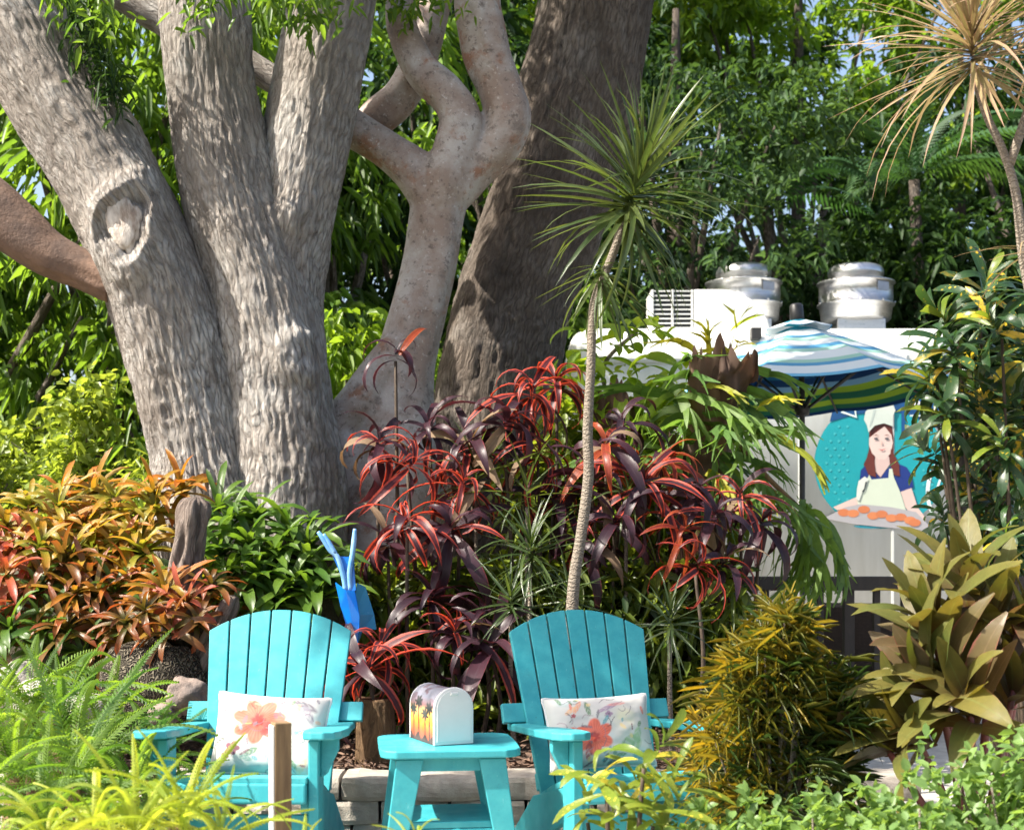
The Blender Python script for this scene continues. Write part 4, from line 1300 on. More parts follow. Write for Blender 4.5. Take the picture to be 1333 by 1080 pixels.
link('hub', lathe_me('hub', [(0.02, -0.06), (0.055, -0.05), (0.06, 0.0), (0.05, 0.03), (0.02, 0.04)], 20), M_BLACK, um, loc=(0, 0, zr - 0.11))

# ================================================================== RAILING AND TERRACE SEATS
DR = 9.6
rb = P(1130, 0, DR); rb.z = 0.012
rl = thing('railing', 'dark brown wooden railing with square balusters in front of the truck', 'railing', rb)
zt, zb = P(0, 750, DR).z, P(0, 768, DR).z
xr0, xr1 = P(928, 0, DR).x - rb.x, P(1420, 0, DR).x - rb.x
bx('top_rail', xr0, xr1, -0.06, 0.06, zb - 0.012, zt - 0.012, M_RAIL, rl, 0.006)
zl = P(0, 880, DR).z
bx('bottom_rail', xr0 + 0.01, xr1 - 0.01, -0.025, 0.025, zl - 0.06, zl - 0.012, M_RAIL, rl, 0.004)
for px in list(range(960, 1420, 36)):
    x = P(px + random.uniform(-1, 1), 0, DR).x - rb.x
    big = (px - 960) % 144 == 0
    w = 0.034 if big else 0.022
    bx('post' if big else 'baluster', x - w, x + w, -w, w, 0.0 if big else zl - 0.02, zb - 0.011, M_RAIL, rl, 0.003)

wb = P(1112, 0, 10.6); wb.z = 0.012
wk = thing('wicker_chair', 'dark brown wicker armchair behind the railing', 'chair', wb, R(160))
bx('seat', -0.30, 0.30, -0.28, 0.28, 0.28, 0.40, M_WICK, wk, 0.02)
b_ = bx('backrest', -0.32, 0.32, -0.05, 0.04, 0.38, 0.86, M_WICK, wk, 0.03)
b_.location.y = 0.30
for sx in (-1, 1):
    bx('armrest', sx * 0.35 - 0.05, sx * 0.35 + 0.05, -0.28, 0.30, 0.55, 0.62, M_WICK, wk, 0.02)
    bx('side_panel', sx * 0.35 - 0.035, sx * 0.35 + 0.035, -0.27, 0.29, 0.10, 0.56, M_WICK, wk, 0.01)
    for sy in (-1, 1):
        bx('leg', sx * 0.33 - 0.025, sx * 0.33 + 0.025, sy * 0.25 - 0.025, sy * 0.25 + 0.025, 0, 0.3, M_WICK, wk, 0.004)
bx('cushion', -0.27, 0.27, -0.27, 0.24, 0.398, 0.48, M_CLOTH, wk, 0.03)

# ================================================================== TURQUOISE CHAIRS
def adirondack(name, label, loc, rz, detail=True):
    t = thing(name, label, 'chair', loc, rz, 'turquoise slatted garden chairs')
    # sloping side rails that reach the ground behind
    side = [(-0.36, 0.44), (-0.36, 0.33), (-0.12, 0.25), (0.46, 0.0), (0.60, 0.0), (0.56, 0.06), (0.22, 0.30), (-0.10, 0.38)]
    for sx in (-1, 1):
        link('rear_leg', board_me('rear_leg', side, 0.03, 0.004), M_TEAL, t, mtx=Matrix.Translation((sx * 0.2405, 0, 0)) @ YZ)
        link('leg', board_me('leg', [(-0.375, 0), (-0.255, 0), (-0.255, 0.598), (-0.375, 0.598)], 0.038, 0.005), M_TEAL, t, mtx=Matrix.Translation((sx * 0.275, 0, 0)) @ YZ)
        br = [(-0.07, 0.0), (0.0, -0.14), (0.02, -0.14), (0.02, 0.0)]
        link('arm_bracket', board_me('arm_bracket', [(0, 0), (0.065, 0), (0.065, -0.04), (0.02, -0.13), (0, -0.14)], 0.03, 0.004), M_TEAL, t,
             mtx=Matrix.Translation((sx * 0.2945, -0.315, 0.597)) @ (Matrix.Scale(sx, 4, (1, 0, 0)) @ XZ))
        arm = [(-0.065, -0.30), (-0.05, -0.43), (-0.02, -0.462), (0.03, -0.465), (0.068, -0.44), (0.082, -0.38), (0.08, -0.18), (0.05, 0.10), (0.025, 0.36), (-0.035, 0.36), (-0.045, 0.0)]
        arm = [(x * sx, y) for x, y in arm]
        if sx < 0:
            arm = arm[::-1]
        link('arm', board_me('arm', arm, 0.030, 0.007, 3), M_TEAL, t, mtx=Matrix.Translation((sx * 0.296, -0.3, 0.613)) @ Matrix.Rotation(R(-4.5), 4, 'X') @ Matrix.Translation((0, 0.3, 0)))
    # seat slats follow the dip of the side rails
    seat = [(-0.352, 0.452, -4), (-0.262, 0.438, -12), (-0.172, 0.415, -15), (-0.082, 0.388, -17), (0.008, 0.358, -20), (0.098, 0.322, -23)]
    for k, (y, z, a) in enumerate(seat):
        link('seat_slat', box_me('seat_slat', 0.510, 0.083, 0.026, 0.006, 3), M_TEAL, t, mtx=Matrix.Translation((0, y, z)) @ Matrix.Rotation(R(a), 4, 'X'))
    link('seat_front', box_me('seat_front', 0.508, 0.03, 0.075, 0.010, 3), M_TEAL, t, mtx=Matrix.Translation((0, -0.392, 0.408)) @ Matrix.Rotation(R(-8), 4, 'X'))
    link('front_rail', box_me('front_rail', 0.510, 0.026, 0.11, 0.005), M_TEAL, t, loc=(0, -0.345, 0.27))
    # fan back
    B = Matrix.Translation((0, 0.135, 0.295)) @ Matrix.Rotation(R(90 - 23), 4, 'X')     # XY plane of a slat -> reclined back
    n = 7
    wb_, wt_, g_ = 0.50, 0.600, 0.0075
    for k in range(n):
        x0, x1 = -wb_ / 2 + wb_ * k / n + g_ / 2, -wb_ / 2 + wb_ * (k + 1) / n - g_ / 2
        X0, X1 = -wt_ / 2 + wt_ * k / n + g_ / 2, -wt_ / 2 + wt_ * (k + 1) / n - g_ / 2
        top = lambda x: 0.795 - 0.095 * (abs(x) / 0.3) ** 2.1
        pts = [(x0, 0.0), (x1, 0.0), (X1, top(X1))] + [(X1 + (X0 - X1) * f_, top(X1 + (X0 - X1) * f_)) for f_ in (0.33, 0.67)] + [(X0, top(X0))]
        bs = link('back_slat', board_me('back_slat', pts, 0.022, 0.003), M_TEAL, t, mtx=B)
    link('back_brace', box_me('back_brace', 0.50, 0.07, 0.028, 0.004), M_TEAL, t, mtx=B @ Matrix.Translation((0, 0.08, -0.027)))
    link('back_brace', box_me('back_brace', 0.72, 0.08, 0.028, 0.004), M_TEAL, t, mtx=B @ Matrix.Translation((0, 0.365, -0.027)))
    link('back_brace', box_me('back_brace', 0.50, 0.06, 0.024, 0.004), M_TEAL, t, mtx=B @ Matrix.Translation((0, 0.60, -0.0245)))
    return t


adirondack('adirondack_chair', 'turquoise slatted chair behind the wooden stake, with coral flower pillow', P(338, 0, 5.52).xy.to_3d(), R(-2))
adirondack('adirondack_chair', 'turquoise slatted chair angled beside the slim ringed cane of the dracaena', P(797, 0, 5.56).xy.to_3d(), R(17))
c3 = adirondack('adirondack_chair', 'turquoise slatted chair mostly hidden behind cordylines by the railing', P(868, 0, 8.9).xy.to_3d() + Vector((0, 0, 0.01)), R(38))

# ------------------------------------------------------------------ pillows
def blob(x, y, cx, cy, ra, rb, ang, pet=0, depth=0.3):
    dx, dy = x - cx, y - cy
    a = R(ang)
    u_, v_ = (dx * math.cos(a) + dy * math.sin(a)) / ra, (-dx * math.sin(a) + dy * math.cos(a)) / rb
    r = np.hypot(u_, v_)
    if pet:
        r = r / (1 - depth + depth * np.abs(np.cos(pet * 0.5 * np.arctan2(v_, u_))))
    return r, np.arctan2(v_, u_)


def pillow(name, label, mtx, W, H, T, design, parent=None):
    nx, ny = 150, 110
    u_ = np.linspace(-1, 1, nx)
    v_ = np.linspace(-1, 1, ny)
    U_, V_ = np.meshgrid(u_, v_)
    U_, V_ = U_.ravel(), V_.ravel()
    pin_x = 1 - 0.055 * (1 - V_ ** 2) * np.abs(U_) ** 3
    pin_y = 1 - 0.075 * (1 - U_ ** 2) * np.abs(V_) ** 3
    th = (np.clip(1 - U_ ** 4, 0, 1) * np.clip(1 - V_ ** 4, 0, 1)) ** 0.5
    wr = 0.10 * fbm(np.column_stack([U_ * 2.2, V_ * 2.2, U_ * 0 + len(label)]), 3) * np.clip(th, 0, 1)
    x, y = U_ * W / 2 * pin_x, V_ * H / 2 * pin_y
    front = np.column_stack([x, y, T * 0.5 * (th + wr)])
    back = np.column_stack([x, y, -T * 0.4 * th])
    i = np.arange(nx * ny).reshape(ny, nx)
    q = np.stack([i[:-1, :-1], i[:-1, 1:], i[1:, 1:], i[1:, :-1]], -1).reshape(-1, 4)
    k = nx * ny
    me = mesh_np(name, np.vstack([front, back]), np.vstack([q, q[:, ::-1] + k]), smooth=True)
    ca = me.color_attributes.new('print', 'FLOAT_COLOR', 'POINT')
    X, Y = U_ * 0.5 * W / H, V_ * 0.5
    base = np.tile(np.array([0.56, 0.55, 0.52]), (len(X), 1))

    def put(mask, col, k=1.0):
        m_ = np.clip(mask, 0, 1)[:, None] * k
        base[:] = base * (1 - m_) + np.array(lin(*col)) * m_
    for it in design:
        kind = it[0]
        if kind == 'flower':
            _, cx, cy, r_, pet, c_in, c_out, ang = it
            d, a = blob(X, Y, cx, cy, r_, r_ * 0.85, ang, pet, 0.34)
            vein = 0.5 + 0.5 * np.cos(a * pet * 5)
            put(np.clip((1 - d) * 8, 0, 1), c_out, 0.92)
            put(np.clip((1 - d) * 8, 0, 1) * vein * np.clip(1.1 - d, 0, 1), c_in, 0.75)
            put(np.clip((0.32 - d) * 8, 0, 1), c_in, 0.9)
        elif kind == 'leaf':
            _, cx, cy, a_, b_, ang, col = it
            d, a = blob(X, Y, cx, cy, a_, b_, ang)
            dx = (X - cx) * math.cos(R(ang)) + (Y - cy) * math.sin(R(ang))
            dy = -(X - cx) * math.sin(R(ang)) + (Y - cy) * math.cos(R(ang))
            st = 0.55 + 0.45 * (np.sin((dx / a_ + np.abs(dy) / b_ * 0.6) * 11) > -0.3)
            put(np.clip((1 - d) * 9, 0, 1) * st, col, 0.85)
        elif kind == 'line':
            _, pts, w, col = it
            for (xa, ya), (xb, yb) in zip(pts[:-1], pts[1:]):
                L2 = (xb - xa) ** 2 + (yb - ya) ** 2 + 1e-9
                t_ = np.clip(((X - xa) * (xb - xa) + (Y - ya) * (yb - ya)) / L2, 0, 1)
                d = np.hypot(X - xa - t_ * (xb - xa), Y - ya - t_ * (yb - ya))
                put(np.clip((w - d) / w * 2, 0, 1), col, 0.8)
        elif kind == 'wash':
            _, cx, cy, a_, b_, ang, col, k_ = it
            d, a = blob(X, Y, cx, cy, a_, b_, ang)
            put(np.clip((1 - d) * 1.5, 0, 1) * (0.6 + 0.4 * vnoise(np.column_stack([X * 14, Y * 14, X * 0]))), col, k_)
    cols = np.column_stack([np.vstack([base, np.tile([0.78, 0.77, 0.74], (k, 1))]), np.ones(2 * k)])
    ca.data.foreach_set('color', cols.astype(np.float32).ravel())
    o = thing(name, label, 'pillow', mtx.to_translation())
    o.rotation_euler = mtx.to_euler()
    link('cushion', me, M_PRINT, o)
    # corded edge
    rim = []
    per = [(a, -1) for a in np.linspace(-1, 1, 14)] + [(1, a) for a in np.linspace(-1, 1, 10)[1:]] + [(a, 1) for a in np.linspace(1, -1, 14)[1:]] + [(-1, a) for a in np.linspace(1, -1, 10)[1:]]
    for a, b in per:
        rim.append((Vector((a * W / 2 * (1 - 0.055 * (1 - b * b) * abs(a) ** 3), b * H / 2 * (1 - 0.075 * (1 - a * a) * abs(b) ** 3), 0)), 0.005))
    tubes_obj('piping', [tube(rim, 8, 2)], M_WHITE, o)
    return o


M_PRINT = mat_vcol('printed_cotton', 0.85, 0.25, 500)
CORAL, DCORAL, GREY, MAUVE, SAGE, AQUA, INK = (222, 100, 72), (160, 40, 38), (110, 100, 112), (118, 52, 76), (84, 124, 84), (80, 150, 164), (40, 42, 52)
gr = random.Random(7)


def sprigs(n, cols, seed):
    g_ = random.Random(seed)
    return [('leaf', g_.uniform(-0.62, 0.62), g_.uniform(-0.47, 0.47), g_.uniform(0.03, 0.09), g_.uniform(0.012, 0.03), g_.uniform(0, 180), g_.choice(cols)) for _ in range(n)]


def scribbles(n, cols, seed):
    g_ = random.Random(seed)
    out = []
    for _ in range(n):
        x, y = g_.uniform(-0.6, 0.6), g_.uniform(-0.45, 0.45)
        a, c_ = g_.uniform(0, 6.28), g_.choice(cols)
        pts = [(x, y)]
        for _k in range(7):
            a += g_.uniform(-0.2, 0.75)
            x += math.cos(a) * 0.026
            y += math.sin(a) * 0.026
            pts.append((x, y))
        out.append(('line', pts, 0.006, c_))
    return out


des1 = [('wash', 0.2, -0.42, 0.5, 0.12, 0, AQUA, 0.6), ('wash', -0.3, -0.44, 0.3, 0.1, 0, AQUA, 0.5), ('leaf', 0.42, 0.36, 0.19, 0.05, -25, GREY), ('leaf', 0.36, 0.30, 0.14, 0.04, 15, (150, 160, 165)), ('leaf', 0.48, 0.24, 0.15, 0.05, -60, (150, 140, 150)),
        ('flower', -0.12, 0.13, 0.36, 7, DCORAL, CORAL, 10), ('flower', 0.02, 0.04, 0.12, 4, DCORAL, (206, 92, 88), 40),
        ('flower', -0.40, -0.22, 0.11, 5, (110, 50, 75), MAUVE, 0), ('flower', -0.48, -0.30, 0.07, 5, (110, 50, 75), MAUVE, 20), ('leaf', -0.42, 0.30, 0.06, 0.02, 80, (214, 196, 196)), ('leaf', -0.36, 0.28, 0.05, 0.02, 100, (214, 196, 196)),
        ('leaf', -0.16, -0.25, 0.1, 0.04, 35, SAGE), ('leaf', -0.22, -0.33, 0.09, 0.035, -20, (110, 150, 140)), ('leaf', 0.07, -0.24, 0.09, 0.12, 10, (140, 182, 170)), ('leaf', 0.43, 0.02, 0.13, 0.035, 5, AQUA), ('leaf', 0.46, -0.38, 0.12, 0.05, 60, (196, 176, 150)),
        ('line', [(-0.55, 0.02), (-0.42, 0.04), (-0.3, 0.08), (-0.2, 0.09)], 0.010, (150, 165, 110))] + scribbles(22, (INK, GREY, (110, 130, 140)), 5) + sprigs(26, (AQUA, SAGE, GREY, MAUVE, (220, 160, 130)), 3)
des2 = [('wash', -0.5, -0.40, 0.25, 0.12, 0, AQUA, 0.7), ('wash', -0.05, 0.0, 0.2, 0.3, 20, (178, 210, 214), 0.6), ('wash', -0.5, 0.42, 0.2, 0.1, 0, AQUA, 0.5), ('wash', 0.3, 0.15, 0.2, 0.2, 0, (226, 222, 180), 0.7),
        ('leaf', -0.34, 0.33, 0.13, 0.035, 55, (226, 150, 112)), ('leaf', -0.20, 0.30, 0.12, 0.04, 95, SAGE), ('leaf', -0.44, 0.28, 0.12, 0.035, 30, (228, 176, 130)), ('leaf', 0.1, 0.30, 0.2, 0.035, 22, (150, 120, 150)), ('leaf', 0.22, 0.34, 0.15, 0.025, 5, (214, 150, 140)), ('flower', 0.08, 0.2, 0.06, 4, (90, 70, 90), (150, 120, 150), 0),
        ('flower', -0.16, -0.10, 0.30, 6, DCORAL, CORAL, 30), ('leaf', -0.26, -0.28, 0.14, 0.05, 80, (150, 60, 62)), ('flower', -0.42, 0.2, 0.04, 5, (130, 50, 60), (170, 60, 70), 0),
        ('leaf', 0.36, -0.22, 0.17, 0.12, 20, (128, 162, 118)), ('leaf', 0.46, -0.1, 0.12, 0.06, 70, (150, 178, 140)), ('leaf', 0.5, -0.4, 0.15, 0.04, -10, AQUA), ('leaf', 0.1, -0.44, 0.10, 0.04, 30, INK), ('leaf', -0.02, -0.4, 0.08, 0.03, 70, (70, 74, 84))] + scribbles(26, (INK, GREY, (150, 120, 130)), 9) + sprigs(32, (AQUA, SAGE, GREY, MAUVE, CORAL, (226, 200, 140)), 8)


def face_mtx(c, up_lean, yaw, roll):
    return Matrix.Translation(c) @ Matrix.Rotation(yaw, 4, 'Z') @ Matrix.Rotation(R(90) - up_lean, 4, 'X') @ Matrix.Rotation(roll, 4, 'Z')


pillow('pillow', 'white pillow with a large coral hibiscus and mauve blooms, behind the stake', face_mtx(P(352, 957, 5.44), R(20), R(-2), R(-3.5)), 0.435, 0.315, 0.14, des1)
pillow('pillow', 'white pillow with a coral flower low down and a sage green leaf', face_mtx(P(780, 953, 5.50), R(20), R(17), R(1.0)), 0.43, 0.285, 0.14, des2)

# ================================================================== SIDE TABLE AND LETTER BOX
tb_c = P(582, 0, 5.34); tb_c.z = 0.004
TH = 0.562
tt = thing('side_table', 'small turquoise side table with flared legs carrying the letter box', 'table', tb_c, R(7))
tw, td = 0.255, 0.235
cr_ = 0.055
for k in range(3):
    y0, y1 = -td + 2 * td * k / 3 + 0.002, -td + 2 * td * (k + 1) / 3 - 0.002
    o0, o1 = (cr_ if k == 0 else 0), (cr_ if k == 2 else 0)
    pts = [(-tw + o0, y0), (tw - o0, y0)] + ([(tw - 0.018, y0 + 0.02)] if o0 else []) + [(tw, y0 + (cr_ if o0 else 0))] + [(tw, y1 - (cr_ if o1 else 0))] + ([(tw - 0.018, y1 - 0.02)] if o1 else []) + [(tw - o1, y1), (-tw + o1, y1)] + ([(-tw + 0.018, y1 - 0.02)] if o1 else []) + [(-tw, y1 - (cr_ if o1 else 0)), (-tw, y0 + (cr_ if o0 else 0))] + ([(-tw + 0.018, y0 + 0.02)] if o0 else [])
    link('top_board', board_me('top_board', pts, 0.03, 0.006, 3), M_TEAL, tt, loc=(0, 0, TH - 0.015))
for sy in (-1, 1):
    link('apron', box_me('apron', 0.40, 0.026, 0.05, 0.003), M_TEAL, tt, loc=(0, sy * 0.165, TH - 0.058))
for sx in (-1, 1):
    for sy in (-1, 1):
        # outline in X (outwards positive), Z : flared board with a curved inner edge
        leg = [(0.10, TH - 0.034), (0.125, 0.40), (0.155, 0.25), (0.175, 0.12), (0.185, 0.0), (0.265, 0.0), (0.245, 0.16), (0.222, 0.34), (0.198, TH - 0.034)]
        leg = [(x * sx, z) for x, z in leg]
        if sx > 0:
            leg = leg[::-1]
        link('leg', board_me('leg', leg, 0.028, 0.004), M_TEAL, tt, mtx=Matrix.Translation((0, sy * 0.194, 0)) @ XZ)
link('shelf', box_me('shelf', 0.32, 0.35, 0.025, 0.004), M_TEAL, tt, loc=(0, 0, 0.283))
for sy in (-1, 1):
    link('shelf_rail', box_me('shelf_rail', 0.33, 0.024, 0.075, 0.003), M_TEAL, tt, loc=(0, sy * 0.166, 0.232))

mb_c = tb_c + Vector((0.024, -0.085, TH))
bxr = thing('letter_box', 'white arch-fronted letter box with a sunset palm print on its body', 'letter box', mb_c, R(25))
MW, MH, ML = 0.158, 0.212, 0.245


def arch(w, h, n=14):
    r = w / 2
    return [(-r, 0)] + [(r * math.cos(PI - PI * k / n), h - r + r * math.sin(PI - PI * k / n)) for k in range(n + 1)] + [(r, 0)]


ar = arch(MW, MH)
link('door', board_me('door', ar[::-1], 0.014, 0.004, 3), M_WHITE, bxr, mtx=Matrix.Translation((0, -0.007, 0.0015)) @ XZ)
link('door_panel', board_me('door_panel', [(x * 0.86, 0.012 + z * 0.9) for x, z in ar[::-1]], 0.003, 0.001, 1), M_WHITE, bxr, loc=None, mtx=Matrix.Translation((0, -0.0145, 0.0015)) @ XZ)
bd = arch(MW - 0.012, MH - 0.008, 40)
lens = np.cumsum([0] + [math.dist(bd[k], bd[k + 1]) for k in range(len(bd) - 1)])
tt_ = np.linspace(0, lens[-1], 120)
bxs, bzs = np.interp(tt_, lens, [b[0] for b in bd]), np.interp(tt_, lens, [b[1] for b in bd])
nyb = 90
V, C_ = [], []
for j in range(nyb):
    yy = ML * j / (nyb - 1)
    for k in range(120):
        V.append((bxs[k], yy, bzs[k] + 0.0015))
V = np.array(V)
i = np.arange(len(V)).reshape(nyb, 120)
q = np.stack([i[:-1, :-1], i[:-1, 1:], i[1:, 1:], i[1:, :-1]], -1).reshape(-1, 4)
me = mesh_np('body', V, q, smooth=True)
hgt = V[:, 2] / MH
ang = V[:, 1] / ML
colr = np.zeros((len(V), 3))
stops = [(0, (120, 40, 20)), (0.18, (190, 84, 40)), (0.4, (244, 150, 40)), (0.52, (250, 190, 90)), (0.66, (130, 84, 84)), (0.8, (120, 118, 132)), (1.0, (150, 152, 164))]
for ch in range(3):
    colr[:, ch] = np.interp(hgt, [s_[0] for s_ in stops], [lin(*s_[1])[ch] for s_ in stops])
cl_ = fbm(np.column_stack([ang * 5, hgt * 9, V[:, 0] * 12]), 3)
mk = np.clip((cl_ - 0.15) * 4, 0, 1) * np.clip((hgt - 0.5) * 6, 0, 1)
colr = colr * (1 - mk[:, None] * 0.8) + np.array(lin(96, 62, 72)) * mk[:, None] * 0.8
for tx, w_, top_ in ((0.18, 0.02, 0.62), (0.36, 0.018, 0.5), (0.62, 0.022, 0.7), (0.83, 0.016, 0.55)):
    m_ = (np.abs(ang - tx - 0.05 * hgt) < w_) & (hgt < top_)
    colr[m_] = lin(30, 14, 12)
    dx, dz = (ang - tx - 0.05 * top_) / 0.16, (hgt - top_) / 0.11
    r_ = np.hypot(dx, dz)
    m_ = (r_ < 0.5 + 0.5 * np.abs(np.cos(3.5 * np.arctan2(dz, dx)))) & (r_ < 1)
    colr[m_] = lin(34, 18, 14)
colr[(hgt < 0.10 + 0.05 * np.sin(ang * 21))] = lin(60, 22, 14)
ca = me.color_attributes.new('print', 'FLOAT_COLOR', 'POINT')
ca.data.foreach_set('color', np.column_stack([colr, np.ones(len(V))]).astype(np.float32).ravel())
link('body', me, mat_vcol('printed_wrap', 0.35, 0.02, 40), bxr)
link('back_plate', board_me('back_plate', [(x * 0.955, z * 0.97) for x, z in ar[::-1]], 0.006, 0.002), M_WHITE, bxr, mtx=Matrix.Translation((0, ML, 0.0015)) @ XZ)
link('floor_plate', box_me('floor_plate', MW - 0.014, ML - 0.01, 0.006, 0.001), M_WHITE, bxr, loc=(0, ML / 2, 0.0045))
link('latch', box_me('latch', 0.03, 0.018, 0.012, 0.003), M_WHITE, bxr, loc=(0, -0.012, MH - 0.022))

# ================================================================== ORNAMENTS IN THE BED
# blue folded ornament with forked prongs
oc = P(466, 840, 6.75)
og = thing('garden_ornament', 'glossy blue pointed ornament with forked pale-tipped prongs among the cordylines', 'ornament', oc)


def prism(pts, y0, y1):
    n_ = len(pts)
    vs = [(p_[0], y0 + (p_[2] if len(p_) > 2 else 0), p_[1]) for p_ in pts] + [(p_[0], y1 + (p_[2] if len(p_) > 2 else 0), p_[1]) for p_ in pts]
    fs = [tuple(range(n_)), tuple(range(2 * n_ - 1, n_ - 1, -1))] + [(k, n_ + k, n_ + (k + 1) % n_, (k + 1) % n_) for k in range(n_)]
    bm = bmesh.new()
    vv = [bm.verts.new(v_) for v_ in vs]
    for f in fs:
        bm.faces.new([vv[k] for k in f])
    bmesh.ops.bevel(bm, geom=list(bm.edges), offset=0.002, segments=2, affect='EDGES')
    return bm


def opx(x, y, dy=0.0):
    p_ = P(x, y, 6.75) - oc
    return (p_.x, p_.z, dy)


b1 = prism([opx(437, 757, -0.02), opx(452, 768, -0.06), opx(464, 768, -0.06), opx(470, 800, -0.05), opx(468, 826, -0.03), opx(465, 842, 0), opx(455, 826, -0.01), opx(444, 790, -0.01)], -0.006, 0.006)
link('body', from_bm('body', b1), M_ORN, og)
b2 = prism([opx(465, 758, -0.03), opx(475, 764, 0.02), opx(486, 800, 0.03), opx(489, 820, 0.03), opx(472, 818, 0), opx(466, 838, 0), opx(462, 800, -0.05)], 0.008, 0.02)
link('wing', from_bm('wing', b2), M_ORNT, og)
b3 = prism([opx(430, 715), opx(441, 724), opx(455, 725), opx(461, 716), opx(462, 742), opx(465, 768, -0.02), opx(450, 770, -0.02), opx(444, 745)], -0.03, -0.018)
link('tail', from_bm('tail', b3), M_ORN, og)
for pa in ([(414, 692), (420, 700), (430, 716), (440, 726), (447, 750), (450, 768)], [(462, 688), (461, 702), (459, 720), (455, 745), (456, 768)], [(421, 695), (428, 706), (436, 720)]):
    tubes_obj('prong', [tube([(P(x, y, 6.71) - oc, 0.0125 - 0.004 * (k == 0)) for k, (x, y) in enumerate(pa)], 10, 5)], M_ORNW, og)
tubes_obj('stake', [tube([((0, 0.02, 0.02), 0.006), ((0.01, 0.05, 0.25 - oc.z + 0.02), 0.006)], 8, 3)], M_BLACK, og)

# weathered driftwood stump
dc = P(247, 800, 6.85)
dw = thing('driftwood_stump', 'upright weathered grey driftwood stump rising from the bromeliads', 'stump', dc)


def drift(p, r, w):
    a = np.arctan2(p[:, 1], p[:, 0])
    return r * (0.16 * np.cos(2 * a + p[:, 2] * 2) - 0.24 * np.abs(np.cos(2.5 * a + 1.3 + p[:, 2] * 3 + 0.8 * vnoise(np.column_stack([p[:, 2] * 9, a * 0, a * 0])))) ** 6 + 0.22 * vnoise(np.column_stack([p[:, 0] * 3, p[:, 1] * 3, p[:, 2] * 5])))


tubes_obj('wood', [tube([(P(x, y, 6.85) - dc, r_ * 6.85 / F) for x, y, r_ in ((232, 830, 30), (236, 780, 27), (241, 745, 23), (246, 715, 20), (250, 690, 21), (253, 668, 22), (255, 654, 18), (256, 648, 9), (256, 646, 2))], 60, 14, drift)], M_DRIFT, dw)
lc = P(300, 880, 6.7)
lg = thing('driftwood_log', 'dark grey fallen log leaning behind the chair with the coral hibiscus pillow', 'log', lc)
tubes_obj('wood', [tube([(P(x, y, 6.72) - lc, r_ * 6.72 / F) for x, y, r_ in ((236, 935, 16), (252, 890, 17), (272, 845, 17), (292, 805, 15), (302, 785, 12), (308, 776, 4))], 40, 12, drift)], M_DRIFT, lg)
for px, py, d, s, mt, lab in ((247, 905, 6.5, (0.10, 0.09, 0.085), M_ROCK, 'brown grey rock beside the wormy stone planter'),
                              (215, 930, 6.45, (0.07, 0.07, 0.05), M_ROCK, 'small dark rock at the foot of the wormy stone planter'),
                              (55, 912, 6.45, (0.15, 0.13, 0.11), M_LIME, 'pale sunlit limestone boulder behind the ferns'),
                              (110, 925, 6.4, (0.11, 0.10, 0.08), M_LIME, 'pale limestone rock next to the limestone boulder'),
                              (15, 900, 6.6, (0.13, 0.14, 0.13), M_LIME, 'pale limestone rock under the red bromeliads')):
    o = link('rock', rock_me('rock', *s, seed=px, sub=4), mt, loc=P(px, py, d))
    tag(o, lab, 'rock')
pc = P(205, 875, 6.75)
pl_ = lathe_me('stone_planter', [(0.01, -0.30), (0.20, -0.30), (0.24, -0.16), (0.26, -0.05), (0.255, 0.04), (0.21, 0.10), (0.12, 0.13), (0.02, 0.14)], 64)
vv = np.zeros(len(pl_.vertices) * 3); pl_.vertices.foreach_get('co', vv); vv = vv.reshape(-1, 3)
vv[:, :2] *= (1 + 0.16 * fbm(vv * 5, 3))[:, None]
vv[:, 2] += 0.05 * fbm(vv * 6 + 5, 2)
pl_.vertices.foreach_set('co', vv.ravel())
tag(link('stone_planter', pl_, M_WORM, loc=pc), 'dark planter of wormy coral-textured stone under the bronze bromeliads', 'planter')
stc = P(490, 985, 6.62)
v_, q_, u_ = tube([((0, 0, 0), 0.105), ((0.005, 0, 0.1), 0.095), ((0, 0, 0.22), 0.088), ((-0.004, 0, 0.36), 0.084), ((-0.004, 0, 0.385), 0.07), ((-0.004, 0, 0.386), 0.01)], 64, 12, bark_disp(0.008, 0.02, 6, 4, 3.3))
stp = mesh_np('wood_stump', v_, q_, uv=u_, smooth=True)
tag(link('wood_stump', stp, M_STBARK, loc=(stc.x, stc.y, 0.2)), 'short brown wooden stump standing in the mulch behind the side table', 'stump')

# wooden stake near the ferns
sk = P(366, 0, 4.3); sk.z = 0.004
st_t = thing('wooden_stake', 'square brown wooden stake with a white strip along its edge', 'stake', sk, R(24))
ztop = P(0, 941, 4.3).z
bx('post', -0.026, 0.026, -0.026, 0.026, 0, ztop, M_STAKE, st_t, 0.003)
bx('white_strip', -0.033, -0.0265, -0.024, 0.021, 0.05, ztop - 0.008, M_WHITE, st_t, 0.002)

# ================================================================== PLANTS: BROMELIADS
BRO = {}
for key, mt in (('o', M_BRO_O), ('r', M_BRO_R), ('b', M_BRO_B), ('y', M_BRO_Y), ('g', M_BRO_G)):
    BRO[key] = [blade_me('bromeliad_leaf', L_, W_, 6, bd_, 0.45, 'strap', 0.0) for L_, W_, bd_ in ((0.27, 0.040, 70), (0.25, 0.042, 105), (0.30, 0.037, 45), (0.24, 0.04, 85))]
    for me_ in BRO[key]:
        me_.materials.append(mt)
BKEY = {'o': 'orange', 'r': 'salmon red', 'b': 'bronze brown', 'y': 'yellow-green', 'g': 'plain green'}


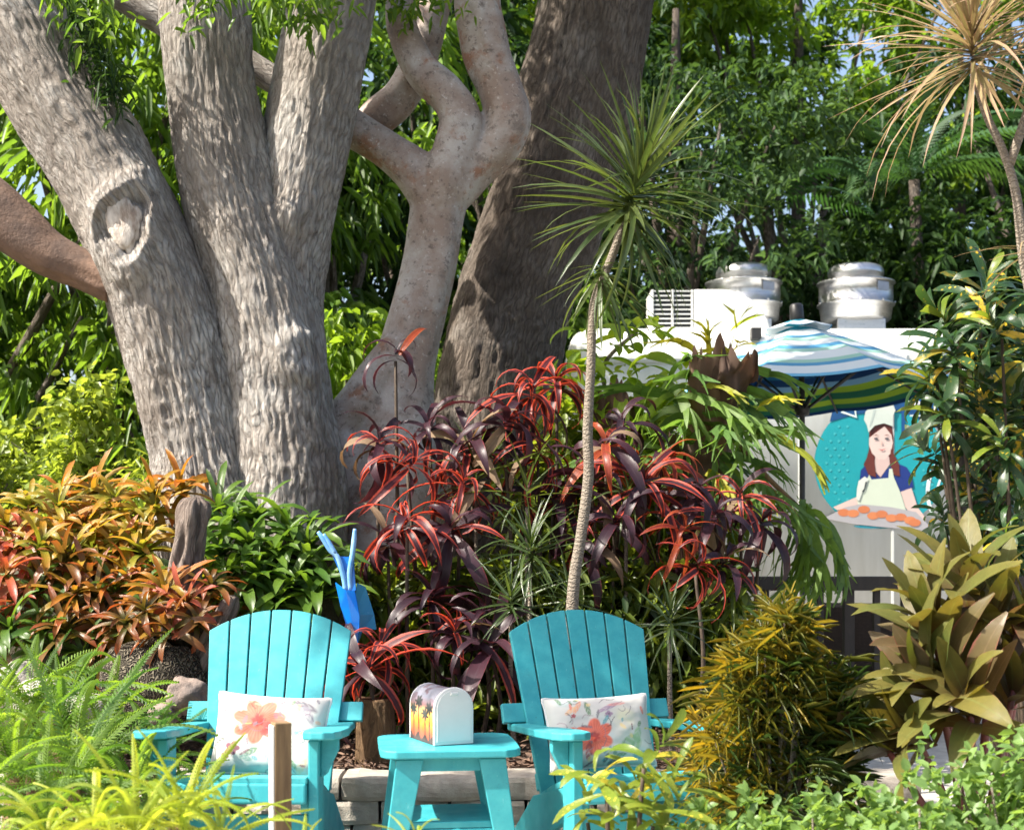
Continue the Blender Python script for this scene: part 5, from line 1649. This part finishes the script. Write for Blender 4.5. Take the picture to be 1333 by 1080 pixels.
def bro_label(px, py, key):
    if px > 272:
        return 'plain green bromeliad ' + ('touching the foot of the pale trunk' if py < 720 else 'above the back of the hibiscus pillow chair')
    where = 'crowning the mound before the leaning stem' if py < 690 else ('halfway down the mound' if py < 770 else ('hanging low over the stone planter' if px > 120 else 'low on the mound above the limestone rocks'))
    if px > 195 and py > 690:
        where = 'at the base of the driftwood stump'
    return BKEY[key] + ' bromeliad rosette ' + where


def bromeliad(px, py, d, key, s=1.0, axis=(0, -0.45, 1), n=16):
    t = thing('bromeliad', bro_label(px, py, key), 'bromeliad', P(px, py, d), random.uniform(0, 6), 'bromeliads round the pale tree')
    a = Vector(axis) + Vector((random.gauss(0, .25), random.gauss(0, .15), 0))
    a = Matrix.Rotation(-t.rotation_euler.z, 3, 'Z') @ a
    rosette(t, BRO[key], n, axis=a, el_in=80, el_out=2, s=s)


def mound(name, cx, cy, d, rx, ry, rz):
    me_ = rock_me(name, rx, ry, rz, cx, 4, 0.15)
    return tag(link(name, me_, M_SOIL, loc=P(cx, cy, d)), kind='structure')


mound('soil_mound_ground', 110, 830, 7.5, 0.62, 0.34, 0.40)
mound('soil_bank_ground', 350, 800, 7.45, 0.42, 0.30, 0.42)
for row, (y, d, x0, x1) in enumerate(((650, 7.5, 80, 235), (675, 7.4, 40, 225), (700, 7.3, 0, 215), (722, 7.2, -15, 220), (755, 7.08, -20, 280), (790, 6.97, -20, 290), (822, 6.9, -10, 265), (848, 6.85, 30, 190))):
    x = x0
    while x <= x1:
        xx, yy = x + random.gauss(0, 8), y + random.gauss(0, 8)
        if row >= 6:
            key = random.choice('bbgy')
        elif xx < 45 and yy > 690:
            key = random.choice('rrrrb')
        elif row <= 2:
            key = random.choice('oyyoy')
        elif row == 3:
            key = random.choice('oyoyrgy')
        else:
            key = random.choice('obyyrbgg')
        bromeliad(xx, yy, d + random.uniform(-.06, .06), key, random.uniform(0.85, 1.15))
        x += 36
for (x, y, d) in ((215, 775, 6.72), (245, 790, 6.68), (275, 770, 6.75), (190, 800, 6.62), (225, 825, 6.58), (165, 815, 6.6), (255, 815, 6.6)):
    bromeliad(x, y, d, random.choice('bbrbo'), random.uniform(0.75, 0.95), (0, -0.7, 1))
for (x, y, d) in [(300, 690, 7.25), (335, 680, 7.3), (375, 700, 7.25), (405, 715, 7.2), (290, 725, 7.15), (325, 715, 7.15), (360, 730, 7.12), (400, 745, 7.1), (425, 760, 7.1), (300, 755, 7.05), (340, 760, 7.0), (380, 770, 7.0), (320, 785, 6.95), (415, 785, 7.0), (285, 665, 7.35), (360, 790, 6.95)]:
    bromeliad(x, y, d, 'g', random.uniform(1.0, 1.35), (0, -0.35, 1))

# ================================================================== CORDYLINES
CORD = {}
for key, mt in (('d', M_CORD_D), ('r', M_CORD_R), ('o', M_CORD_O)):
    CORD[key] = [blade_me('cordyline_leaf', L_, W_ * (1.25 if key == 'd' else 1.0), 8, bd_, 0.3, 'lance', 0.03, 0, tw_) for L_, W_, bd_, tw_ in ((0.40, 0.046, 125, 15), (0.46, 0.050, 100, -20), (0.36, 0.048, 160, 30), (0.42, 0.052, 70, 0), (0.44, 0.048, 140, -35), (0.38, 0.042, 175, 40))]
    for me_ in CORD[key]:
        me_.materials.append(mt)
DEADL = [m_.copy() for m_ in CORD['d'][2:5]]
for me_ in DEADL:
    me_.materials.clear()
    me_.materials.append(M_DEADL)
CLAB = {'d': 'blackish purple red-edged cordyline', 'r': 'crimson striped cordyline', 'o': 'glowing orange-red cordyline'}


def cord_label(px, py, key):
    if py > 770:
        w = 'behind the side table' if px > 540 else 'over the short brown stump'
    elif px < 600:
        w = 'before the smooth crooked trunk' if py < 630 else 'next to the blue pointed ornament'
    elif px < 735:
        w = 'at the foot of the broad dark trunk' if py < 580 else 'above the spiky dark dracaena'
    elif px < 845:
        w = 'around the slim ringed cane'
    else:
        w = 'under the staghorn fern' if py < 700 else 'against the railing'
    return CLAB[key] + ' ' + w



def cordyline(px, py, d, key, n=16, s=1.0, axis=None, lab=None, lean=0.0):
    top = P(px, py, d)
    base = Vector((top.x + lean, top.y + 0.15, 0.22))
    t = thing('cordyline', lab or cord_label(px, py, key), 'cordyline', base, 0, None if lab else 'cordylines between the trees and the seats')
    tp = top - base
    tubes_obj('stem', [tube([((0, 0, 0), 0.014), (tuple(tp * 0.5 + Vector((random.gauss(0, .04), random.gauss(0, .04), 0))), 0.011), (tuple(tp), 0.008)], 8, 6)], M_DSTEM, t)
    keys = [key] * 4 + (['r'] if key == 'd' else ['d'])
    meshes = [m_ for k_ in keys for m_ in CORD[k_]] + random.sample(DEADL, 1)
    rosette(t, meshes, n, at=tp, axis=axis or (random.gauss(0, .4), -0.4 + random.gauss(0, .3), 1), el_in=68, el_out=-25, s=s, stretch=0.07)


cordyline(515, 470, 7.6, 'd', 7, 0.8, (0.2, -0.2, 1), 'slim tall cordyline with a few upright leaves before the smooth trunk')
oc_ = [o_ for o_ in COL.objects if o_.name == 'cordyline'][0]
link('leaf', CORD['o'][3], None, oc_, mtx=leaf_mtx(R(28), R(58), P(520, 462, 7.55) - oc_.location, 0.75, 0.9))
for px, py, d, key in ((492, 588, 7.5, 'd'), (530, 612, 7.3, 'r'), (560, 570, 7.6, 'd'), (620, 590, 7.5, 'd'), (655, 560, 7.4, 'd'), (812, 560, 7.7, 'd'), (800, 690, 7.3, 'd'), (690, 520, 7.6, 'r'), (725, 510, 7.7, 'r'),
                       (600, 640, 7.3, 'r'), (585, 700, 7.2, 'd'), (530, 690, 7.05, 'r'), (505, 715, 7.3, 'd'),
                       (790, 590, 7.5, 'o'), (770, 640, 7.4, 'd'), (835, 640, 7.4, 'r'), (860, 610, 7.6, 'o'),
                       (900, 650, 7.5, 'd'), (930, 680, 7.4, 'd'), (965, 655, 7.6, 'r'), (885, 700, 7.3, 'o'), (990, 690, 7.6, 'd'), (905, 745, 7.2, 'r'), (940, 740, 7.4, 'd'),
                       (590, 835, 6.9, 'd'), (620, 810, 7.0, 'd'), (560, 790, 7.05, 'd'), (640, 850, 6.9, 'd'), (490, 855, 6.75, 'r'), (480, 880, 6.6, 'r'), (760, 720, 7.4, 'd'), (720, 660, 7.6, 'd'), (700, 600, 7.5, 'r')):
    cordyline(px, py, d, key, random.randint(13, 18), random.uniform(0.75, 1.18))

# ================================================================== DRACAENAS
def spikes(mt, L, W, bends):
    r = [blade_me('dracaena_leaf', L * random.uniform(.85, 1.1), W, 6, b, 0.35, 'spike') for b in bends]
    for me_ in r:
        me_.materials.append(mt)
    return r


SP_G = spikes(M_DRAC, 0.56, 0.036, (18, 35, 60, 8))
SP_T = spikes(M_DRACT, 0.56, 0.024, (15, 30, 55, 8))
SP_D = spikes(M_DRACD, 0.46, 0.026, (18, 40, 70, 10))
dz = P(745, 0, 6.75); dz.z = 0.24
dr = thing('dracaena', 'slim single-caned dracaena with a big green spiky head between trunk and truck', 'dracaena', dz)
pts = [(P(x, y, 6.75) - dz, r_ * 6.75 / F) for x, y, r_ in ((738, 985, 11), (742, 860, 9), (747, 760, 7.8), (756, 700, 7.2), (766, 620, 7), (765, 560, 6.6), (769, 480, 6), (771, 420, 5.6), (776, 385, 5.5), (798, 330, 5.5), (812, 285, 5.5))]
tubes_obj('cane', [tube(pts, 16, 10)], M_CANE, dr)
h0 = P(812, 285, 6.75) - dz
rosette(dr, SP_G, 140, at=h0, axis=(0.34, -0.35, 1), el_in=82, el_out=-32, s=1.06, stretch=0.25, jitter=0.5)
rosette(dr, SP_G, 34, at=P(782, 372, 6.75) - dz, axis=(-0.1, -0.2, 1), el_in=0, el_out=-58, s=0.66, stretch=0.1)
D6 = 5.4
dz = P(1330, 0, D6); dz.z = 0.01
dr = thing('dracaena', 'tan and pink spiky-headed dracaena on a bare crooked cane', 'dracaena', dz)
pts = [(P(x, y, D6) - dz, r_ * D6 / F) for x, y, r_ in ((1345, 1010, 9), (1352, 800, 8.5), (1345, 600, 8), (1345, 420, 7.5), (1332, 330, 7), (1322, 250, 6), (1305, 195, 5.5), (1282, 145, 5), (1268, 95, 5))]
tubes_obj('cane', [tube(pts, 14, 10), tube([(P(1314, 215, D6) - dz, 0.018), (P(1345, 120, D6) - dz, 0.016), (P(1360, 40, D6) - dz, 0.014)], 10, 6)], M_CANE, dr)
rosette(dr, SP_T, 120, at=P(1266, 92, D6) - dz, axis=(-0.15, -0.3, 1), el_in=82, el_out=-28, s=0.98, stretch=0.16)
rosette(dr, SP_T, 90, at=P(1362, 40, D6) - dz, axis=(0, -0.3, 1), el_in=80, el_out=-30, s=0.82, stretch=0.16)
rosette(dr, SP_T, 12, at=P(1345, 330, D6) - dz, axis=(-0.1, -0.2, 1), el_in=25, el_out=-25, s=0.62)


def small_drac(px, py, d, n, s, lab, me=SP_D, axis=(0, -0.4, 1)):
    b = P(px, py, d)
    b.z = 0.24
    t = thing('dracaena', lab, 'dracaena', b)
    top = P(px, py, d) - b
    tubes_obj('cane', [tube([((0.02, 0.05, 0), 0.014), (tuple(top * 0.5), 0.012), (tuple(top), 0.009)], 8, 5)], M_CANE, t)
    rosette(t, me, n, at=top, axis=axis, el_in=80, el_out=-40, s=s, stretch=0.12)


small_drac(690, 735, 7.05, 60, 0.85, 'dark green spiky dracaena beside the top of the angled turquoise chair')
small_drac(665, 800, 6.9, 40, 0.7, 'low dark green spiky dracaena behind the letter box')
small_drac(872, 825, 6.6, 46, 0.62, 'dark spiky dracaena between the angled chair and the railing')
small_drac(620, 640, 7.45, 26, 0.7, 'green sword-leaved dracaena among the cordylines at the foot of the smooth trunk', SP_G, (0, -0.2, 1))
small_drac(815, 660, 7.4, 26, 0.65, 'green sword-leaved dracaena close to the slim ringed cane', SP_G, (0.1, -0.2, 1))
small_drac(740, 790, 6.95, 34, 0.6, 'dark spiky dracaena just behind the top of the angled chair back')
small_drac(686, 660, 7.3, 16, 0.75, 'upright green sword-leaved dracaena under the cordylines', SP_G, (0, 0, 1))

# ================================================================== STAGHORN FERN ON A TRUNK
DS = 8.35
sb = P(925, 0, DS); sb.z = 0.0
sg = thing('palm_stump', 'brown fibrous palm stump carrying the staghorn fern', 'stump', sb)
tubes_obj('wood', [tube([(P(x, y, DS) - sb, r_ * DS / F) for x, y, r_ in ((905, 985, 34), (908, 850, 32), (912, 700, 32), (918, 600, 33), (925, 520, 30), (928, 475, 22))], 40, 12, bark_disp(0.012, 0.03, 6, 3, 5))], M_STUMP, sg)
sf = thing('staghorn_fern', 'staghorn fern with brown papery shields and hanging forked green fronds', 'fern', P(925, 540, DS - 0.12))


def strip(pts, w0, w1, V, Q, U, v0, v1, fold=0.1, up=Vector((0, 0.3, 1))):
    n_ = len(pts)
    for k, p_ in enumerate(pts):
        t_ = k / (n_ - 1)
        a = pts[min(k + 1, n_ - 1)] - pts[max(k - 1, 0)]
        side = a.cross(up)
        if side.length < 1e-5:
            side = Vector((1, 0, 0))
        side.normalize()
        w = w0 + (w1 - w0) * t_
        b = len(V)
        V += [tuple(p_ - side * w), tuple(p_ + Vector((0, 0, -fold * w))), tuple(p_ + side * w)]
        U += [(0, v0 + (v1 - v0) * t_), (0.5, v0 + (v1 - v0) * t_), (1, v0 + (v1 - v0) * t_)]
        if k:
            Q += [(b - 3, b - 2, b + 1, b), (b - 2, b - 1, b + 2, b + 1)]


def antler_me(seed):
    g_ = random.Random(seed)
    V, Q, U = [], [], []
    L = g_.uniform(0.30, 0.42)
    tw_ = R(g_.uniform(-75, 75))
    up = Vector((math.sin(tw_), 0.25, math.cos(tw_)))
    sp = [Vector((0, L * t_, 0.05 * math.sin(t_ * 3) - 0.34 * L * t_ ** 2.2)) for t_ in np.linspace(0, 1, 6)]
    strip(sp, 0.018, 0.040, V, Q, U, 0, 0.5, up=up)
    e = sp[-1]
    for a in (-28, 24, g_.uniform(-8, 8)):
        l = g_.uniform(0.22, 0.38)
        p2 = [e + Vector((math.sin(R(a)) * l * t_, math.cos(R(a)) * l * t_ * (1 - 0.35 * t_), -l * (0.45 * t_ + 0.6 * t_ * t_))) - Vector((0, 0.004, 0)) for t_ in np.linspace(0, 1, 6)]
        strip(p2, 0.028, 0.005, V, Q, U, 0.5, 1, up=up)
        p3 = [p2[3] + Vector((math.sin(R(a * 2.2 + 12)) * l * 0.5 * t_, 0.25 * l * t_, -l * (0.4 * t_))) for t_ in np.linspace(0, 1, 4)]
        strip(p3, 0.019, 0.003, V, Q, U, 0.7, 1, up=up)
    return mesh_np('antler_frond', V, Q, uv=U, smooth=True)


ANT = [antler_me(k) for k in range(10)]
for me_ in ANT:
    me_.materials.append(M_STAG)
ANTY = [m_.copy() for m_ in ANT[:3]]
for me_ in ANTY:
    me_.materials.clear()
    me_.materials.append(M_STAGY)
for k in range(74):
    ph = R(random.uniform(-185, 15))
    el = R(random.uniform(-25, 55))
    off = Vector((random.uniform(-0.36, 0.32), random.uniform(-0.12, 0.1), random.uniform(-0.45, 0.2)))
    if abs(off.x) < 0.13 and off.z > -0.05:
        off.y = 0.12
    if off.x > 0.1:
        ph = R(random.uniform(-150, -25))
        off.z -= 0.14
    link('antler_frond', random.choice(ANT + (ANTY[:2] if k % 4 == 0 else [])), None, sf, mtx=leaf_mtx(ph, el, off, random.uniform(0.5, 0.8) if off.x > 0.1 else random.uniform(0.6, 1.0)))
for k in range(22):      # cluster hanging over the railing
    off = P(1045 + random.gauss(0, 8), 668 + random.gauss(0, 8), DS + 0.05) - sf.location
    link('antler_frond', random.choice(ANT), None, sf, mtx=leaf_mtx(R(random.uniform(-150, 0)), R(random.uniform(-75, -10)), off, random.uniform(0.6, 0.85)))
tubes_obj('hanging_stem', [tube([((0.1, 0.0, -0.1), 0.018), ((0.33, 0.05, -0.35), 0.016), (tuple(P(1045, 665, DS + 0.05) - sf.location), 0.013)], 8, 6)], M_STUMP, sf)
for k in range(9):       # yellow new fronds on top
    link('antler_frond', random.choice(ANTY), None, sf, mtx=leaf_mtx(R(random.uniform(-170, -10)), R(random.uniform(30, 80)), (random.uniform(-.08, .14), 0.05, 0.28), random.uniform(0.4, 0.6)))


def shield_me(seed, w, h):
    V, Q, U = [], [], []
    nu, nv = 44, 12
    for i_ in range(nv + 1):
        for j in range(nu + 1):
            u_, v_ = j / nu, i_ / nv
            a = (u_ - 0.5) * PI * 1.05
            nz = vnoise(np.array([[u_ * 9 + seed, v_ * 2.5, seed * 0.37], [u_ * 26 + seed, 0.0, 3.1], [u_ * 4 + seed, v_ * 3, 9.0]]))
            jag = 1 + v_ ** 3 * (0.34 * nz[0] + 0.13 * nz[1])
            rad = w * (0.62 + 0.30 * math.sin(v_ * 2.4) + 0.10 * nz[2] + 0.05 * math.sin(u_ * 40) * v_ + 0.22 * nz[0] * v_)
            V.append((math.sin(a) * rad, -math.cos(a) * rad * 0.6 - 0.07 * v_ ** 2.5 - 0.07 * nz[2] * v_, h * v_ * jag * (0.78 + 0.22 * math.cos(a))))
            U.append((u_, v_))
    for i_ in range(nv):
        for j in range(nu):
            a = i_ * (nu + 1) + j
            Q.append((a, a + 1, a + nu + 2, a + nu + 1))
    me_ = mesh_np('shield_frond', V, Q, uv=U, smooth=True)
    me_.materials.append(M_SHIELD)
    return me_


for px, py, w, h, yaw, dd_ in ((926, 548, 0.17, 0.40, 0, -0.22), (944, 535, 0.13, 0.32, 24, -0.26), (905, 625, 0.15, 0.26, -18, -0.24), (915, 690, 0.13, 0.26, 8, -0.10), (800, 560, 0.13, 0.26, -10, 0.1)):
    link('shield_frond', shield_me(px, w, h), None, sf, mtx=Matrix.Translation(P(px, py, DS + dd_) - sf.location) @ Matrix.Rotation(R(yaw), 4, 'Z') @ Matrix.Rotation(R(8), 4, 'X'))

# bright climbing leaves between the dracaena cane and the staghorn
VN = [blade_me('vine_leaf', 0.19, 0.075, 6, b, 0.3, 'oval') for b in (50, 85, 30)]
for me_ in VN:
    me_.materials.append(M_VINE)
vt = thing('climbing_plant', 'broad-leaved yellow-green climber between the dracaena cane and the staghorn fern', 'climber', P(800, 560, 8.5))
tubes_obj('stem', [tube([(P(x, y, 8.55) - vt.location, 0.012) for x, y in ((790, 900), (780, 700), (800, 560), (785, 480), (830, 430))], 8, 8)], M_CANE, vt)
for k in range(190):
    x, y = random.gauss(790, 36), random.gauss(500, 52)
    if k > 110:
        x, y = random.gauss(855, 34), random.gauss(535, 50)
    link('leaf', random.choice(VN), None, vt, mtx=leaf_mtx(R(random.uniform(-200, 20)), R(random.uniform(-50, 50)), P(x, max(y, 425), 8.5 + random.uniform(-.15, .15)) - vt.location, random.uniform(0.6, 1.25), random.gauss(0, .4)))

# ================================================================== RIGHT SIDE SHRUBS
CRL = [blade_me('croton_leaf', L_, W_, 7, b, 0.22, 'spoon', 0.02) for L_, W_, b in ((0.25, 0.054, 55), (0.22, 0.048, 85), (0.28, 0.056, 35), (0.24, 0.044, 110))]
for me_ in CRL:
    me_.materials.append(M_CROT)
CRY = [m_.copy() for m_ in CRL]
for me_ in CRY:
    me_.materials.clear()
    me_.materials.append(M_CROTY)


def croton(label, base, tips, nleaf, s, meshes, spread=75):
    t = thing('croton', label, 'croton', base, 0, None)
    tb = []
    for (p_, ax) in tips:
        q_ = p_ - base
        tb.append(tube([((random.gauss(0, .03), random.gauss(0, .03), 0), 0.014), (tuple(Vector((q_.x * 0.6, q_.y * 0.6, q_.z * 0.45))), 0.010), (tuple(q_), 0.006)], 8, 6))
        rosette(t, meshes, nleaf, at=q_, axis=ax, el_in=72, el_out=72 - spread * 1.25, s=s, stretch=0.12)
    tubes_obj('stem', tb, M_DSTEM, t)
    return t


base = P(1345, 0, 6.0); base.z = 0.01
tips = []
for x, y in ((1268, 400), (1300, 440), (1230, 470), (1265, 500), (1335, 400), (1325, 480), (1345, 540), (1300, 530), (1245, 560), (1275, 590), (1320, 600), (1255, 640), (1300, 660), (1345, 640), (1240, 690), (1290, 720), (1330, 720), (1215, 530), (1350, 470)):
    tips.append((P(x + (-6 if y > 500 else 8) + random.gauss(0, 5), y + random.gauss(0, 5), 6.0 + random.uniform(-.25, .25)), Vector((-0.35 + random.gauss(0, .3), -0.35 + random.gauss(0, .2), 0.8))))
for x, y in ((1235, 430), (1290, 480), (1210, 500), (1300, 570), (1225, 600), (1345, 580), (1270, 680), (1310, 690)):
    tips.append((P(x + (0 if y > 500 else 10), y, 6.05 + random.uniform(-.25, .3)), Vector((-0.3 + random.gauss(0, .3), -0.35 + random.gauss(0, .2), 0.8))))
zc = P(0, 560, 6.0).z
croton('tall croton bush with dark yellow-flecked leaves reaching over the mural banner', base + Vector((0.03, 0.1, 0)), [t_ for t_ in tips if t_[0].z >= zc], 18, 1.0, CRL * 4 + CRY[:1])
croton('croton bush with dark yellow-flecked leaves filling the space above the ti plant', base, [t_ for t_ in tips if t_[0].z < zc], 19, 0.78, CRL * 2 + CRY[:1])
base = P(800, 0, 4.35); base.z = 0.004
tips = [(P(x, y, 4.35 + random.uniform(-.12, .12)), Vector((random.gauss(0, .25), -0.3, 1))) for x, y in ((838, 1000), (790, 1040), (820, 1055), (870, 1045), (765, 1070), (850, 1075), (800, 1085), (880, 1080))]
croton('low croton with bright yellow-spotted leaves before the angled turquoise chair', base, tips, 9, 0.72, CRY)

# ti plant with broad olive leaves
TI = [blade_me('ti_leaf', L_, W_, 8, b, 0.22, 'oval', 0.015) for L_, W_, b in ((0.40, 0.108, 25), (0.44, 0.116, 50), (0.36, 0.104, 12), (0.42, 0.110, 75))]
for me_ in TI:
    me_.materials.append(M_TI)
TIP = [m_.copy() for m_ in TI]
for me_ in TIP:
    me_.materials.clear()
    me_.materials.append(M_TIP)
base = P(1265, 0, 5.0); base.z = 0.004
ti = thing('ti_plant', 'broad-leaved olive and pink ti plant beside the yellow narrow-leaved bush', 'ti plant', base)
tb = []
for x, y, d, ax, n_ in ((1228, 850, 5.0, (-0.45, -0.2, 1), 18), (1240, 920, 4.9, (-0.7, -0.3, 0.8), 16), (1290, 850, 5.05, (0.0, -0.25, 1), 14), (1310, 930, 4.95, (0.15, -0.4, 1), 12), (1222, 970, 4.9, (-1.0, -0.3, 0.5), 13), (1262, 800, 5.15, (-0.12, -0.1, 1), 12), (1272, 950, 4.85, (-0.4, -0.5, 0.8), 15), (1330, 860, 5.05, (0.1, -0.3, 1), 13), (1180, 985, 4.95, (-1.0, -0.2, 0.6), 10)):
    q_ = P(x, y, d) - base
    tb.append(tube([((0, 0, 0), 0.018), (tuple(q_ * 0.55), 0.016), (tuple(q_ + Vector(ax).normalized() * 0.1), 0.010)], 10, 6))
    rosette(ti, TI * 6 + TIP, n_, at=q_, axis=ax, el_in=86, el_out=30, s=0.95, stretch=0.12)
M_TISTEM = mat_solid('ti_stem', (0.24, 0.06, 0.06), (0.14, 0.05, 0.05), rough=0.5, scale=10)
tubes_obj('stem', tb, M_TISTEM, ti)

# narrow-leaved yellow croton
base = P(1010, 0, 5.0); base.z = 0.004
yc = thing('narrow_croton', 'bushy croton of fine thread-like yellow and orange leaves', 'croton', base)
tips, tb = [], []
lumps = [(1015, 822, 26), (985, 858, 34), (1040, 868, 32), (965, 905, 30), (1015, 915, 44), (1065, 930, 34), (955, 965, 30), (1000, 985, 46), (1055, 1000, 42), (955, 1030, 34), (1010, 1055, 48), (1075, 1060, 30), (960, 1085, 40)]
for k in range(160):
    lx, ly, lr = lumps[k % len(lumps)]
    x, y = lx + random.gauss(0, lr * 0.62), ly + random.gauss(0, lr * 0.45)
    d = 5.0 + random.uniform(-0.22, 0.22)
    p_ = P(x, y, d) - base
    tips.append(p_)
    if k % 2 == 0:
        tb.append(tube([((random.gauss(0, .04), random.gauss(0, .04), 0), 0.010), (tuple(Vector((p_.x * .5, p_.y * .5, p_.z * .5))), 0.007), (tuple(p_), 0.003)], 6, 4))
tubes_obj('stem', tb, M_CANE, yc)
nl = 52
tp = np.repeat(np.array([tuple(t_) for t_ in tips]), nl, 0)
n = len(tp)
outw = tp * np.array((1.3, 1.3, 0.0)); outw[:, 2] = 0.12
d = rng.normal(size=(n, 3)) * 0.55 + outw * 1.6 + np.array((0, 0, 0.30))
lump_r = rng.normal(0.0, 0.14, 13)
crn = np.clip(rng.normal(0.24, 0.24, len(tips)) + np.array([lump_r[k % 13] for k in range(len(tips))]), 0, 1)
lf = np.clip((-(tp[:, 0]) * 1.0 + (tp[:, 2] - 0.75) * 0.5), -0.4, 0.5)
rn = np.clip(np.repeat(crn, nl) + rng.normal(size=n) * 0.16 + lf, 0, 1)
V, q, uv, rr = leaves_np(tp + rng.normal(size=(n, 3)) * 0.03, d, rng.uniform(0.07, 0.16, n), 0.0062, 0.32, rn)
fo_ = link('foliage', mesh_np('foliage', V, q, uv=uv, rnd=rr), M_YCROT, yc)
tag(fo_, kind='stuff')

# low shrubs along the bottom
def low_shrub(cx, cy, d, rx, rz, ncl, label, mat=M_SHRUB, L=0.052, W=0.028, seed=1):
    gg = random.Random(seed)
    base = P(cx, 0, d); base.z = 0.004
    t = thing('shrub', label, 'shrub', base, 0, 'low shrubs along the front edge')
    top = P(cx, cy, d).z
    blobs = [((gg.uniform(-rx, rx), gg.uniform(-0.2, 0.2), top - gg.uniform(0.05, rz)), (gg.uniform(.09, .16), gg.uniform(.09, .16), gg.uniform(.07, .12))) for _ in range(16)]
    tb = [tube([((gg.gauss(0, .05), gg.gauss(0, .05), 0), 0.008), (tuple(Vector(b[0]) * 0.6), 0.006), (b[0], 0.003)], 6, 4) for b in blobs]
    tubes_obj('stem', tb, M_CANE, t)
    tag(link('foliage', crown_me('foliage', blobs, ncl, 7, L, W, 0.15, g=np.random.default_rng(seed), spread=0.03), mat, t), kind='stuff')


low_shrub(1060, 1045, 4.35, 0.30, 0.25, 190, 'small-leaved pale green shrub below the yellow narrow-leaved bush', seed=1)
low_shrub(1200, 1020, 4.25, 0.30, 0.30, 220, 'small-leaved green shrub below the ti plant', seed=2)
low_shrub(1335, 945, 4.2, 0.18, 0.42, 230, 'taller small-leaved shrub overlapping the ti plant leaves', seed=3)
low_shrub(960, 1070, 4.3, 0.16, 0.2, 110, 'small pale green shrub beside the yellow-spotted croton', seed=4)

# ================================================================== FERNS
FG = [frond_me('fern_frond', 0.62, 0.085, 34, b, 0, 0.014, 0.2) for b in (60, 90, 35, 115)]
for me_ in FG:
    me_.materials.append(M_FERN)
FY = [frond_me('fern_frond', 0.42, 0.042, 30, b, 0, 0.014, 0.3) for b in (70, 110, 40, 150)]
for me_ in FY:
    me_.materials.append(M_FERNY)


def fern(px, py, d, n, s, meshes, label, axis=(0.1, -0.2, 1), el_out=5, group=None):
    b = P(px, py, d)
    t = thing('fern', label, 'fern', (b.x, b.y, 0.02), 0, group)
    rosette(t, meshes, n, at=(0, 0, max(b.z - 0.02, 0)), axis=axis, el_in=82, el_out=el_out, s=s, stretch=0.03, jitter=0.5, name='frond')
    for k in range(5):
        pass
    tubes_obj('rootstock', [tube([((0, 0, -0.02), 0.06), ((0, 0, max(b.z, 0.05) * 0.5), 0.05), ((0, 0, max(b.z - 0.02, 0.03) + 0.02), 0.03)], 10, 4)], M_STUMP, t)


for px, py, d, n_, s in ((20, 1010, 5.2, 26, 0.9), (100, 1030, 5.05, 28, 0.95), (175, 1045, 5.15, 24, 0.8), (-30, 1060, 4.7, 22, 0.9), (60, 1090, 4.6, 26, 0.85), (150, 1100, 4.7, 24, 0.75), (230, 1075, 4.9, 18, 0.6), (40, 930, 5.8, 26, 0.95), (130, 965, 5.7, 24, 0.85), (-20, 960, 5.5, 24, 0.9), (80, 960, 5.5, 24, 0.85), (200, 990, 5.7, 18, 0.65)):
    fern(px, py, d, n_, s, FG, 'lush green sword fern ' + ('before the limestone rocks' if py < 1000 and px < 150 else 'at the arm of the hibiscus pillow chair' if px > 140 else 'between the limestone rocks and the yellow ferns'), group='green sword ferns')
for px, py, d, n_, s in ((120, 1090, 3.75, 15, 0.75), (175, 1095, 3.7, 18, 0.85), (235, 1085, 3.8, 20, 0.85), (285, 1100, 3.85, 12, 0.62), (390, 1125, 3.9, 7, 0.45), (540, 1105, 3.7, 7, 0.35), (60, 1100, 3.8, 12, 0.7)):
    fern(px, py, d, n_, s, FY, 'sunlit yellow-green narrow-fronded fern ' + ('beside the wooden stake' if 260 < px < 450 else 'before the side table' if px > 500 else 'in front of the green sword ferns'), (0.15, -0.1, 1), 25, 'yellow-green front ferns')
